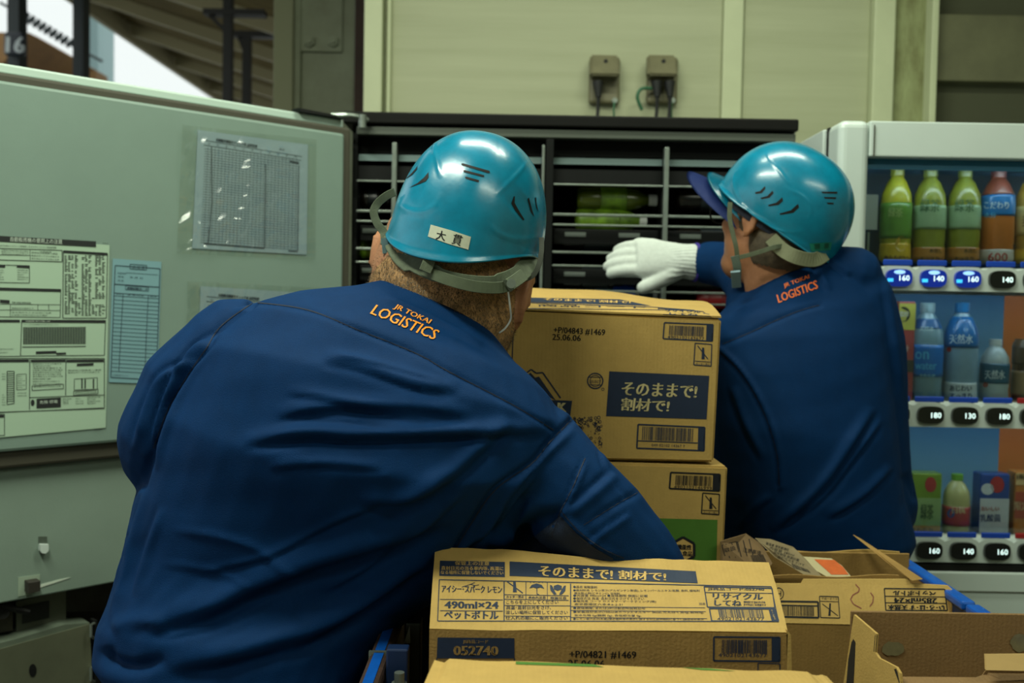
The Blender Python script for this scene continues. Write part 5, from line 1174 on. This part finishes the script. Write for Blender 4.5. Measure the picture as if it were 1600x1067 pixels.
Jst = [
 ([(379, 697), (479, 683), (561, 686), (700, 682), (860, 676)], 15, .011, 'crease'),
 ([(430, 655), (520, 640), (640, 640), (740, 655)], 15, .006, 'crease'),
 ([(502, 563), (560, 575), (650, 605), (720, 612)], 14, .0055, 'crease'),
 ([(444, 616), (526, 628), (620, 650), (700, 658)], 12, .004, 'crease'),
 ([(420, 735), (500, 728), (600, 735)], 12, .003, 'crease'),
 ([(226, 986), (330, 960), (400, 925), (500, 885), (620, 848), (700, 812)], 27, .013, 'crease'),
 ([(260, 1050), (370, 1030), (470, 1000), (560, 955), (640, 905)], 27, .012, 'crease'),
 ([(444, 1030), (520, 985), (600, 925), (680, 880)], 18, .006, 'crease'),
 ([(600, 800), (680, 770), (760, 700), (800, 660)], 18, .007, 'crease'),
 ([(560, 790), (640, 780), (710, 740)], 16, .005, 'crease'),
 ([(267, 828), (330, 836), (397, 855), (440, 880), (479, 898)], 8, .003, 'ridge'),
 ([(250, 880), (330, 890), (400, 912)], 7, .002, 'ridge'),
 ([(165, 1010), (173, 1033), (209, 1043), (260, 1030)], 13, -.012, 'ridge'),
 ([(175, 985), (215, 970), (265, 975)], 18, .008, 'ridge'),
 ([(225, 760), (205, 830), (185, 900), (168, 965)], 10, .005, 'crease'),
 ([(250, 790), (225, 860), (205, 930)], 10, .004, 'crease'),
 ([(394, 474), (345, 510), (322, 545), (291, 590), (262, 640), (240, 700), (222, 760)], 7, -.007, 'ridge!'),
 ([(350, 512), (300, 545), (268, 590), (245, 650), (232, 710)], 8, .007, 'crease'),
 ([(330, 535), (285, 600), (255, 670), (240, 735)], 8, .006, 'crease'),
 ([(310, 560), (250, 585), (222, 640), (206, 700)], 9, .005, 'crease'),
 ([(894, 655), (860, 690), (830, 725), (774, 765), (735, 820), (705, 870)], 6, -.007, 'ridge!'),
 ([(900, 668), (850, 712), (800, 765), (762, 820), (740, 870)], 8, .006, 'ridge'),
 ([(914, 716), (896, 760), (876, 800), (850, 835)], 6, .004, 'crease'),
 ([(960, 735), (920, 770), (880, 800)], 12, .005, 'crease'),
 ([(1005, 765), (960, 790), (912, 822)], 5, -.003, 'ridge'),
 ([(878, 800), (905, 830), (940, 856), (975, 872)], 5, .004, 'ridge'),
 ([(830, 770), (800, 815), (760, 850)], 16, .008, 'crease'),
 ([(800, 840), (850, 815), (880, 810)], 18, -.012, 'ridge'),
 ([(391, 472), (479, 484), (561, 516), (650, 552), (700, 580), (800, 632), (865, 672)], 4, -.003, 'ridge!'),
 ([(520, 560), (600, 575), (690, 600)], 7, .0022, 'crease'), ([(470, 648), (560, 660), (660, 668)], 6, .002, 'crease'), ([(300, 900), (420, 870), (520, 820), (600, 790)], 8, .0025, 'crease'), ([(250, 1000), (350, 975), (460, 925)], 7, .0025, 'crease'), ([(500, 930), (590, 880), (660, 830), (730, 770)], 9, .003, 'crease'), ([(700, 880), (760, 830), (790, 790)], 7, .003, 'crease'), ([(840, 730), (800, 780), (770, 830)], 5, .003, 'crease'), ([(985, 800), (940, 830), (915, 850)], 7, .003, 'crease'), ([(935, 700), (950, 740), (985, 780)], 6, .0025, 'crease'), ([(190, 800), (200, 870), (180, 940)], 5, .002, 'crease'),
 ([(585, 462), (640, 480), (700, 510), (755, 540)], 6, .004, 'ridge'),
]
sculpt(jm, Jst)
J1 = link('jacket', jm, NAVY, A1, smooth=True)
seam('seam', J1, [[(391, 472), (479, 484), (561, 516), (650, 552), (700, 580), (800, 632), (865, 672)], [(394, 474), (345, 510), (322, 545), (291, 590), (262, 640), (240, 700)], [(894, 655), (860, 690), (830, 725), (774, 765), (735, 820), (705, 870)], [(914, 716), (896, 760), (876, 800), (862, 840)]], 1.6, NAVYD, J1)
seam('seam', J1, [[(1002, 766), (960, 790), (912, 820)], [(878, 800), (905, 830), (940, 856), (975, 872)]], 1.3, NAVYD, J1)
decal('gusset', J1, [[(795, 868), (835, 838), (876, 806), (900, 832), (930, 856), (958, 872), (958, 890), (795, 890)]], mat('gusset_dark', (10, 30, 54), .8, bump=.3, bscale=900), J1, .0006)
k = Ink(on(J1, off=.0012))
for s_, a, b, h_ in (('JR TOKAI', (613, 484), (668, 509), 11), ('LOGISTICS', (578, 491), (677, 532), 17)):
    k.text(s_, a, b, h_, bold=.35, shear=.25)
k.build('lettering', LOGO, J1)
# body: one continuous figure
hc = P(724, 375, 1.40)
U1 = (_u*math.cos(.21)+_r*math.sin(.21)); U1 = (U1+_f*.10).normalized(); R1 = U1.cross(-_f).normalized() if False else (_r*math.cos(.21)-_u*math.sin(.21)).normalized(); F1 = U1.cross(R1).normalized(); R1 = F1.cross(U1).normalized()
yaw = .15; F1, R1 = (F1*math.cos(yaw)+R1*math.sin(yaw)).normalized(), (R1*math.cos(yaw)-F1*math.sin(yaw)).normalized()
bm = bmesh.new(); head_blobs(bm, hc-U1*.02-R1*.014, R1, U1, F1, .98, False)
loft(bm, torso_rings([((615, 600), (775, 620), 1.36, .06), ((592, 520), (785, 560), 1.372, .072), ((577, 478), (797, 528), 1.383, .088), ((577, 445), (806, 490), 1.39, .095), ((585, 410), (812, 452), 1.396, .098), ((596, 375), (820, 410), 1.402, .098), ((612, 340), (828, 365), 1.405, .094)]), 30, 2.15)
blob(bm, P(588, 457, 1.345), Vector((.012, 0, 0)), Vector((0, .02, 0)), Vector((0, 0, .011)), 12)
ear(bm, P(600, 392, 1.41), -R1, U1, F1, .9); ear(bm, P(806, 466, 1.385), R1*.8-F1*.3, U1, F1, 1.25)
loft(bm, [(c, rx*.86, ry*.86) for c, rx, ry in tr_[:9]], 24, 2.2)
limb(bm, [(Lsh, .055), (P(308, 620, 1.32), .055), (P(262, 695, 1.325), .046), (P(300, 745, 1.42), .042), (P(390, 770, 1.56), .036), (P(460, 782, 1.66), .028)])
limb(bm, [(Rsh, .055), (P(884, 770, 1.305), .055), (P(940, 822, 1.305), .05), (P(1008, 895, 1.32), .04), (P(960, 930, 1.365), .032), (P(925, 970, 1.365), .027)])
hipc = tr_[0][0]-Vector((0, 0, .07)); legs = []
for sx in (-1, 1):
    hp_ = hipc+Vector((.085*sx, 0, -.03)); kn = Vector((hipc.x+.10*sx-.02, 1.38, .50)); an = Vector((hipc.x+.11*sx-.02, 1.34, .09)); legs.append((hp_, kn, an))
    limb(bm, [(hp_, .095), ((hp_+kn)/2, .082), (kn, .058), ((kn+an)/2, .052), (an, .036)])
    limb(bm, [(an+Vector((0, -.03, -.035)), .032), (an+Vector((0, .07, -.045)), .028), (an+Vector((0, .14, -.055)), .02)])
blob(bm, hipc, Vector((.17, 0, 0)), Vector((0, .12, 0)), Vector((0, 0, .12)))
hl = P(460, 782, 1.66); hr = P(925, 970, 1.365)
hand(bm, hl, (.3, .9, .05), (0, 0, -1), (1, 0, 0), curl=.3, fr=.85); hand(bm, hr, (-.35, .25, -.9), (-.6, -.5, 0), (0, -1, -.2), L=.17, curl=.4, fr=.85)
b1 = fuse(bm, .0062, 4); B1 = link('body', b1, SKIN, A1, smooth=True)
# skull stubble and cropped hair
bm = bmesh.new()
loft(bm, torso_rings([((610, 560), (782, 590), 1.362, .0645), ((594, 515), (790, 552), 1.372, .0745), ((577, 478), (803, 526), 1.383, .0915), ((577, 445), (809, 488), 1.39, .0985), ((588, 410), (812, 450), 1.396, .1003), ((602, 375), (815, 408), 1.402, .1), ((620, 340), (822, 362), 1.405, .096), ((640, 300), (815, 320), 1.405, .09)]), 40, 2.15)
hm = fuse(bm, .0042, 5)
sculpt(hm, [([(590, 470), (640, 500), (700, 520), (760, 530)], 7, -.0025, 'ridge'), ([(600, 500), (660, 520), (720, 545)], 7, .003, 'ridge')])
HC1 = link('hair', hm, SCALP, A1, smooth=True)
def reg1(x, y, p): return (1.0 if y < 480+(x-580)*.36 else max(0, 1-(y-480-(x-580)*.36)/50))
hairs('hair_strands', hm, reg1, 22000, .0056, HAIR, HC1, (-.1, -.15, -1.0), 3)
# eyes stay real even though they face away
for sx in (-1, 1):
    bm = bmesh.new(); c = hc-U1*.02+U1*.004+F1*.092+R1*.032*sx; bmesh.ops.create_uvsphere(bm, u_segments=14, v_segments=10, radius=.0125, matrix=Matrix.Translation(c)); obj('eye', bm, EYE, A1, smooth=True)
# helmet
hh = P(731, 374, 1.40)
UH = (_u*math.cos(.24)+_r*math.sin(.24)+_f*.02).normalized(); RH = (_r*math.cos(.24)-_u*math.sin(.24)); FH = UH.cross(RH).normalized(); FH, RH = (FH*math.cos(.3)+RH*math.sin(.3)).normalized(), (RH*math.cos(.3)-FH*math.sin(.3)).normalized()
HS = [([(614, 312), (632, 326), (655, 332), (678, 322), (688, 300)], 2.6, .0013, 'ridge'), ([(682, 210), (678, 232), (684, 255), (689, 280)], 2.6, .0014, 'ridge'),
      ([(768, 350), (775, 362), (795, 372), (820, 374), (845, 368)], 2.6, .0013, 'ridge'), ([(826, 250), (812, 268), (796, 285), (775, 305)], 2.6, .0010, 'ridge'),
      ([(618, 300), (640, 290), (660, 290)], 26, -.0012, 'ridge'), ([(800, 330), (825, 310)], 26, -.0012, 'ridge'), ([(700, 225), (740, 240), (780, 240)], 30, .001, 'ridge')]
HM1 = helmet(A1, hh, RH, UH, FH, .102, .128, .150, .047, .0, HS, 'scuffed bright blue helmet')
zp = lambda pts: [(560+x/3.556, 180+y/3.556) for x, y in pts]
decal('vent_slot', HM1, [zp([(572, 270), (580, 268), (728, 310), (730, 322), (720, 322), (575, 279)])], BLACK, HM1)
decal('vent_slot', HM1, [zp([(582, 308), (590, 306), (698, 334), (698, 345), (586, 317)])], BLACK, HM1)
decal('vent_slot', HM1, [zp([(592, 344), (600, 342), (670, 362), (668, 373), (596, 353)])], BLACK, HM1)
for pl in ([(390, 318), (391, 345), (375, 368), (320, 390), (282, 404), (330, 378), (365, 348)], [(329, 283), (327, 302), (300, 332), (253, 363), (290, 330), (315, 303)], [(303, 262), (300, 280), (280, 303), (255, 330), (272, 298), (290, 275)],
           [(848, 490), (862, 450), (868, 452), (866, 487), (890, 530), (922, 580), (915, 585), (870, 530)], [(938, 465), (946, 458), (948, 490), (965, 530), (977, 566), (955, 535)], [(979, 460), (986, 456), (988, 490), (1000, 540), (986, 510)]):
    decal('vent_slot', HM1, [zp(pl)], BLACK, HM1)
st = decal('name_sticker', HM1, [zp([(403, 608), (515, 640), (625, 676), (610, 747), (500, 715), (387, 674)])], mat('sticker_white', (186, 190, 168), .5, noise=.15, nscale=90), HM1, .0007, 'white name sticker')
k = Ink(on(HM1, off=.0012)); zz1 = lambda x, y: (560+x/3.556, 180+y/3.556); k.text('大', zz1(430, 690), zz1(480, 700), 15, bold=.3); k.text('貫', zz1(517, 713), zz1(566, 727), 16, bold=.25); k.build('name_lettering', INKD, HM1)
# suspension band, nape strap, chin strap
lining = mat('lining_dark', (16, 20, 18), .9)
bm = bmesh.new(); loft(bm, [(hh+UH*.0, RH*.099, FH*.120), (hh+UH*.08, RH*.085, FH*.105), (hh+UH*.12, RH*.05, FH*.06)], 24, 2); obj('lining', bm, lining, HM1)
sm_ = STRAP
strap('headband', [(617, 352, 1.37), (624, 388, 1.325), (648, 412, 1.295), (690, 430, 1.28), (735, 440, 1.276), (780, 440, 1.285), (815, 424, 1.32), (832, 402, 1.37)], [.017]*6+[.016]*6+[.011]*6+[.0085]*12+[.011]*6+[.013]*7, .0016, sm_, HM1)
strap('nape_strap', [(603, 385, 1.36), (628, 404, 1.315), (660, 421, 1.288), (700, 437, 1.272), (745, 448, 1.268), (785, 449, 1.275), (802, 440, 1.29)], .0075, .0014, mat('grey_strap_dark', (74, 84, 62), .8, noise=.2, nscale=90), HM1)
strap('band_slider', [(664, 424, 1.276), (669, 412, 1.277), (672, 403, 1.278)], .008, .002, sm_, HM1)
strap('chin_strap', [(617, 300, 1.34), (604, 306, 1.345), (590, 318, 1.35), (584, 332, 1.35), (590, 350, 1.35), (600, 364, 1.35), (601, 382, 1.345)], .0055, .0014, sm_, HM1)
strap('strap_buckle', [(600, 372, 1.335), (602, 384, 1.335), (603, 396, 1.335)], .0045, .0025, mat('buckle_steel', (130, 160, 170), .3, metal=.7), HM1)
strap('chin_strap', [(846, 372, 1.36), (846, 392, 1.345), (842, 414, 1.335), (833, 430, 1.33), (818, 437, 1.325)], .0035, .0014, mat('strap_dark', (50, 54, 44), .8), HM1)
strap('strap_tab', [(794, 446, 1.27), (806, 438, 1.285), (817, 430, 1.30)], .0085, .003, sm_, HM1)
bm = bmesh.new(); c = P(799, 443, 1.265); cyl(bm, c, c+_f*.006, .006); obj('rivet', bm, METAL, HM1)
for (x, y) in ((625, 374), (631, 385), (634, 396), (632, 376)):
    bm = bmesh.new(); c = P(x, y, 1.306); cyl(bm, c, c+_f*.005, .0016, n=8); obj('rivet', bm, mat('rivet_pale', (150, 156, 120), .5), HM1)
strap('mask_loop', [(794, 455, 1.305), (797, 480, 1.31), (798, 498, 1.32), (790, 512, 1.325), (780, 520, 1.33)], .0012, .0012, mat('mask_white', (200, 204, 200), .8), A1)
bm = bmesh.new(); c0_ = hc-U1*.075+F1*.0
loft(bm, [(hc-U1*.02-U1*.02+F1*.105, R1*.03, U1*.03), (hc-U1*.02-U1*.045+F1*.112, R1*.05, U1*.045), (hc-U1*.02-U1*.05+F1*.085, R1*.072, U1*.055), (hc-U1*.02-U1*.05+F1*.07, R1*.074, U1*.055)], 24, 2.4); obj('face_mask', bm, mat('mask_white', (200, 204, 200), .8), A1, smooth=True)
# trousers, gloves, shoes
bm = bmesh.new(); blob(bm, hipc+Vector((0, 0, -.02)), Vector((.185, 0, 0)), Vector((0, .135, 0)), Vector((0, 0, .13)), 24)
for hp_, kn, an in legs: limb(bm, [(hp_, .108), ((hp_+kn)/2, .095), (kn, .075), ((kn+an)/2, .07), (an+Vector((0, 0, .02)), .064)])
TR1 = link('trousers', fuse(bm, .008, 6), TROU, A1, smooth=True)
for hp_, kn, an in legs:
    bm = bmesh.new(); shoe(bm, (an.x, an.y-.01, 0), (0, 1, 0)); obj('shoe', bm, SHOE, A1, smooth=True)
for (p_, d_, pn, th, L_) in ((hl, (.3, .9, .05), (0, 0, -1), (1, 0, 0), .185), (hr, (-.35, .25, -.9), (-.6, -.5, 0), (0, -1, -.2), .17)):
    bm = bmesh.new(); hand(bm, p_, d_, pn, th, L=L_+.002, curl=.3 if L_ > .18 else .4, fr=1.2); link('glove', fuse(bm, .004, 3), GLOVE, A1, smooth=True)

# ------------------------------------------------------------------ the worker at the racks
A2 = thing('person', 'worker in glasses and blue helmet with visor reaching a white glove into the racks', 'person', (.5, 1.88, 0))
spec2 = [((1150, 950), (1395, 950), 1.90, .11), ((1140, 868), (1412, 866), 1.90, .125), ((1130, 838), (1425, 838), 1.90, .13), ((1112, 760), (1405, 770), 1.89, .138), ((1102, 660), (1395, 680), 1.885, .142), ((1100, 580), (1385, 590), 1.885, .135),
         ((1104, 530), (1380, 520), 1.885, .125), ((1118, 500), (1368, 470), 1.885, .11), ((1140, 478), (1345, 428), 1.885, .09), ((1160, 462), (1315, 405), 1.88, .075), ((1172, 452), (1292, 400), 1.88, .062)]
tr2_ = torso_rings(spec2)
bm = bmesh.new(); loft(bm, tr2_, 36, 2.25)
S2L, S2R = P(1182, 500, 1.95), P(1335, 462, 1.88)
limb(bm, [(S2R+Vector((0, 0, 0)), .068), (P(1352, 540, 1.885), .072), (P(1362, 640, 1.89), .066), (P(1372, 740, 1.90), .06), (P(1388, 800, 1.915), .052), (P(1350, 815, 2.0), .048), (P(1290, 800, 2.1), .042)])
limb(bm, [(S2L, .062), (P(1176, 450, 2.03), .056), (P(1150, 420, 2.12), .053), (P(1125, 413, 2.17), .050), (P(1104, 411, 2.2), .047)])
limb(bm, [(P(1300, 425, 1.87), .05), (P(1335, 432, 1.87), .056)])
jm2 = fuse(bm, .005, 8); noise_fold(jm2, .0009, 22, 5)
zq = lambda pts: [(1100+x*.45, 380+y*.45) for x, y in pts]
sculpt(jm2, [(zq([(65, 350), (160, 310), (250, 268), (330, 235), (400, 215)]), 4, -.003, 'ridge!'), (zq([(60, 380), (120, 440), (180, 530), (225, 630), (255, 740), (262, 840)]), 4.5, .005, 'crease!'),
             (zq([(240, 1010), (330, 930), (430, 830), (520, 700), (600, 575)]), 12, .009, 'crease'), (zq([(330, 960), (430, 870), (530, 740), (620, 620)]), 9, .006, 'crease'), (zq([(430, 960), (560, 880), (660, 780)]), 10, .006, 'crease'),
             (zq([(120, 1000), (180, 930), (240, 880)]), 9, .005, 'crease'), (zq([(380, 60), (400, 120), (430, 170)]), 7, .006, 'crease'), (zq([(420, 60), (470, 90), (500, 120)]), 7, .006, 'crease'),
             (zq([(90, 500), (130, 620), (200, 760)]), 10, .005, 'crease'), (zq([(620, 130), (640, 250), (660, 400), (680, 520)]), 9, .004, 'crease'), (zq([(690, 800), (720, 850), (740, 900)]), 9, -.006, 'ridge'), (zq([(150, 150), (250, 120), (370, 90)]), 5, .004, 'ridge')])
J2 = link('jacket', jm2, NAVY, A2, smooth=True)
seam('seam', J2, [zq([(65, 350), (160, 310), (250, 268), (330, 235), (400, 215)]), zq([(60, 380), (120, 440), (180, 530), (225, 630), (255, 740), (262, 840)])], 1.3, NAVYD, J2)
k = Ink(on(J2, off=.0015)); k.text('JR TOKAI', (1226, 452), (1265, 437), 8, bold=.3, shear=.1); k.text('LOGISTICS', (1217, 474), (1278, 451), 13, bold=.35, shear=.1); k.build('lettering', mat('logo_orange_deep', (222, 104, 30), .6), J2)
# head
h2 = P(1212, 352, 1.88); U2 = (_u*.96+_r*.22-_f*.10).normalized(); F2 = (-_r*.60+_f*.80).normalized(); R2 = F2.cross(U2).normalized(); F2 = U2.cross(R2).normalized()
bm = bmesh.new(); head_blobs(bm, h2, R2, U2, F2, 1.0)
limb(bm, [(h2-U2*.02-F2*.02, .062), (P(1212, 430, 1.885), .060), (P(1228, 480, 1.885), .068)])
loft(bm, [(c, rx*.86, ry*.86) for c, rx, ry in tr2_[:9]], 24, 2.2)
limb(bm, [(S2R, .055), (P(1352, 540, 1.885), .052), (P(1372, 740, 1.90), .042), (P(1388, 800, 1.915), .038), (P(1350, 815, 2.0), .036), (P(1275, 795, 2.12), .027)])
wr = P(1066, 408, 2.2)
limb(bm, [(S2L, .05), (P(1176, 450, 2.03), .046), (P(1150, 420, 2.12), .042), (P(1100, 410, 2.19), .030), (wr, .026)])
hip2 = tr2_[0][0]; legs2 = []
for sx in (-1, 1):
    hp_ = hip2+Vector((.08*sx, 0, -.02)); kn = Vector((hip2.x+.09*sx, 1.90, .48)); an = Vector((hip2.x+.09*sx, 1.86, .09)); legs2.append((hp_, kn, an))
    limb(bm, [(hp_, .085), ((hp_+kn)/2, .072), (kn, .052), ((kn+an)/2, .046), (an, .034)])
    limb(bm, [(an+Vector((0, -.03, -.035)), .03), (an+Vector((0, .07, -.045)), .026), (an+Vector((0, .14, -.055)), .02)])
blob(bm, hip2, Vector((.15, 0, 0)), Vector((0, .11, 0)), Vector((0, 0, .11)))
gd = (P(945, 398, 2.2)-wr).normalized()
gargs = dict(L=.185, r=1.0, spread=.0, curl=.34, thumb_dir=(P(955, 440, 2.17)-P(1012, 408, 2.18)), fr=.85)
pn = (Vector((-.1, .90, -.42))).normalized(); thv = (Vector((0, -.42, -.90))).normalized()
hand(bm, wr, gd, pn, thv, **gargs)
hr2 = P(1275, 795, 2.12); hand(bm, hr2, (-.7, .5, -.2), (0, 0, -1), (0, 1, 0), fr=.85)
b2 = fuse(bm, .0062, 4); B2 = link('body', b2, SKIN, A2, smooth=True)
bm = bmesh.new(); blob(bm, h2+U2*.022-F2*.004, R2*.0815, F2*.098, U2*.095, 28); blob(bm, h2-U2*.03-F2*.03, R2*.074, F2*.062, U2*.075, 24)
hm2 = fuse(bm, .005, 2)
V_, N_ = arrs(hm2)
HG = mat('greying_hair', (92, 80, 62), .75, noise=.6, nscale=70, bump=.5, bscale=500)
bm = bmesh.new(); bm.from_mesh(hm2); bmesh.ops.delete(bm, geom=[v for v in bm.verts if (v.co-h2).dot(F2) > .028+.5*max(0, (v.co-h2).dot(U2)) or (v.co-h2).dot(U2) < -.082+.0], context='VERTS'); bm.to_mesh(hm2); bm.free()
H2o = link('hair', hm2, HG, A2, smooth=True)
for sx in (-1, 1):
    bm = bmesh.new(); bmesh.ops.create_uvsphere(bm, u_segments=14, v_segments=10, radius=.0125, matrix=Matrix.Translation(h2+U2*.004+F2*.089+R2*.032*sx)); obj('eye', bm, EYE, A2, smooth=True)
# glasses
gt = thing('x', 'x', 'x') if False else None
bm = bmesh.new()
for sx in (-1, 1): tube(bm, [h2+U2*.006+F2*.02+R2*.083*sx, h2+U2*.008+F2*.07+R2*.08*sx, h2+U2*.008+F2*.11+R2*.068*sx], .0018)
gl = obj('glasses', bm, BLACK, A2)
for sx in (-1, 1):
    bm = bmesh.new(); pts = [h2+U2*(.002+.019*math.sin(a))+F2*.112+R2*(.036*sx+.027*math.cos(a)) for a in np.linspace(0, 2*PI, 21)]; tube(bm, pts, .0018, 6); obj('lens_rim', bm, BLACK, gl)
# helmet, visor, cap below
hh2 = P(1219, 334, 1.88)
UH2 = (_u*.80+_r*.42-_f*.44).normalized(); FH2 = (-_r*.84+_f*.48-_u*.05).normalized(); RH2 = FH2.cross(UH2).normalized(); FH2 = UH2.cross(RH2).normalized()
zr = lambda pts: [(850+x/3.138, 180+y/3.138) for x, y in pts]
HM2 = helmet(A2, hh2, RH2, UH2, FH2, .103, .128, .132, .020, .0, [
    (zr([(1090, 170), (1110, 220), (1160, 280), (1210, 350)]), 2.2, .0009, 'ridge'), (zr([(965, 260), (930, 290), (930, 350), (960, 420), (1030, 500), (1100, 550), (1200, 572), (1290, 565)]), 2.4, .0014, 'ridge'),
    (zr([(1190, 360), (1270, 400), (1310, 460), (1290, 520)]), 2.2, .0007, 'ridge')], 'bright blue helmet with a short visor')
# slots
for pl in ([(1035, 378), (1060, 372), (1083, 348), (1086, 360), (1068, 382), (1038, 386)], [(1062, 405), (1095, 396), (1120, 370), (1126, 382), (1105, 405), (1066, 412)], [(1098, 440), (1140, 428), (1168, 402), (1172, 420), (1150, 440), (1102, 447)], [(1155, 482), (1210, 466), (1246, 434), (1250, 452), (1222, 478), (1158, 489)],
           [(1360, 375), (1438, 375), (1436, 385), (1364, 383)], [(1372, 401), (1432, 402), (1430, 411), (1376, 409)], [(1386, 428), (1420, 429), (1418, 437), (1390, 436)]):
    decal('vent_slot', HM2, [zr(pl)], BLACK, HM2)
decal('sticker', HM2, [zr([(1300, 628), (1410, 622), (1405, 660), (1310, 668)])], mat('sticker_green', (20, 128, 110), .5), HM2, .0006)
decal('sticker_square', HM2, [zr([(1325, 630), (1352, 628), (1352, 655), (1326, 657)]), ], mat('sticker_dark_green', (16, 84, 66), .5), HM2, .0009); decal('sticker_square', HM2, [zr([(1375, 628), (1396, 626), (1394, 650), (1374, 652)])], MATS['sticker_dark_green'], HM2, .0009)
def peak(name, root, ext, halfw, m_, tilt, drop):
    bm = bmesh.new()
    def fn(u, v):
        a = (u-.5)*2; ang = a*1.15
        base = root+FH2*(.121*math.cos(ang)-.01)+RH2*(.098*math.sin(ang))
        out = ext*(1-abs(a)**3.4)
        return base+FH2*out*v*math.cos(tilt)-UH2*(out*v*math.sin(tilt)+drop*a*a)+UH2*.0
    grid_sheet(bm, fn, 30, 8, .003); return obj(name, bm, m_, HM2, smooth=True)
peak('visor', hh2+UH2*.004, .048, .1, TEAL, .15, .034)
peak('cap_brim', hh2-UH2*.010-RH2*.0, .084, .1, mat('cap_blue', (4, 40, 110), .7), .15, .036)
bm = bmesh.new(); loft(bm, [(hh2-UH2*.020, RH2*.098, FH2*.122), (hh2+UH2*.07, RH2*.088, FH2*.11), (hh2+UH2*.11, RH2*.05, FH2*.06)], 24, 2); obj('lining', bm, mat('cap_navy', (8, 18, 36), .85), HM2)
strap('chin_strap', [(1141, 316, 1.80), (1140, 340, 1.80), (1145, 365, 1.80), (1150, 385, 1.80), (1152, 402, 1.805)], .0042, .0013, STRAP, HM2)
strap('chin_strap', [(1148, 400, 1.803), (1152, 420, 1.81), (1150, 445, 1.83)], .0075, .0022, mat('strap_clip', (84, 100, 92), .5), HM2)
strap('strap_clip', [(1149, 424, 1.80), (1151, 448, 1.82)], .0085, .003, mat('clip_blue', (96, 120, 128), .4), HM2)
strap('nape_strap', [(1155, 402, 1.80), (1172, 398, 1.80), (1192, 392, 1.79), (1210, 386, 1.785), (1225, 384, 1.79)], .004, .0015, STRAP, HM2)
strap('headband', [(1205, 372, 1.80), (1222, 390, 1.79), (1245, 402, 1.78), (1272, 406, 1.79), (1288, 398, 1.81)], .013, .004, mat('strap_pale', (120, 124, 96), .8, noise=.2, nscale=60), HM2)
# gloves with ribbed cuff and violet hem
bm = bmesh.new(); g2 = dict(gargs); g2['fr'] = 1.42; g2['L'] = .188
hand(bm, wr, gd, pn, thv, **g2)
sd = gd.cross(pn).normalized()
loft(bm, [(wr-gd*.028, thv*.040, pn*.036), (wr-gd*.0, thv*.038, pn*.033), (wr+gd*.03, thv*.043, pn*.028), (wr+gd*.055, thv*.045, pn*.02)], 24, 2.1)
gm2 = fuse(bm, .0032, 4)
V_, N_ = arrs(gm2); u_ = (V_-np.array(wr)) @ np.array(gd); an_ = np.arctan2((V_-np.array(wr)) @ np.array(pn), (V_-np.array(wr)) @ np.array(thv))
rb = np.clip((.045-u_)/.03, 0, 1); setv(gm2, V_+N_*((np.cos(an_*26)*.0011*rb)[:, None]))
G2 = link('glove', gm2, GLOVE, A2, smooth=True)
bm = bmesh.new(); ring_ = [wr-gd*.030+thv*.0405*math.cos(a)+pn*.0365*math.sin(a) for a in np.linspace(0, 2*PI, 33)]; tube(bm, ring_, .004, 8); obj('glove_hem', bm, PURP, G2, smooth=True)
bm = bmesh.new(); hand(bm, hr2, (-.7, .5, -.2), (0, 0, -1), (0, 1, 0), L=.187, fr=1.2); link('glove', fuse(bm, .005, 3), GLOVE, A2, smooth=True)
bm = bmesh.new(); blob(bm, hip2+Vector((0, 0, -.02)), Vector((.165, 0, 0)), Vector((0, .125, 0)), Vector((0, 0, .12)), 24)
for hp_, kn, an in legs2: limb(bm, [(hp_, .098), ((hp_+kn)/2, .085), (kn, .068), ((kn+an)/2, .064), (an+Vector((0, 0, .02)), .058)])
link('trousers', fuse(bm, .008, 6), TROU, A2, smooth=True)
for hp_, kn, an in legs2:
    bm = bmesh.new(); shoe(bm, (an.x, an.y-.01, 0), (0, 1, 0)); obj('shoe', bm, SHOE, A2, smooth=True)
bm = bmesh.new(); prism(bm, [W(1370, 838, 1.80), W(1412, 830, 1.80), W(1415, 846, 1.80), W(1372, 856, 1.80)], (0, .02, 0)); obj('belt_tag', bm, mat('belt_cyan', (14, 110, 150), .6), A2)
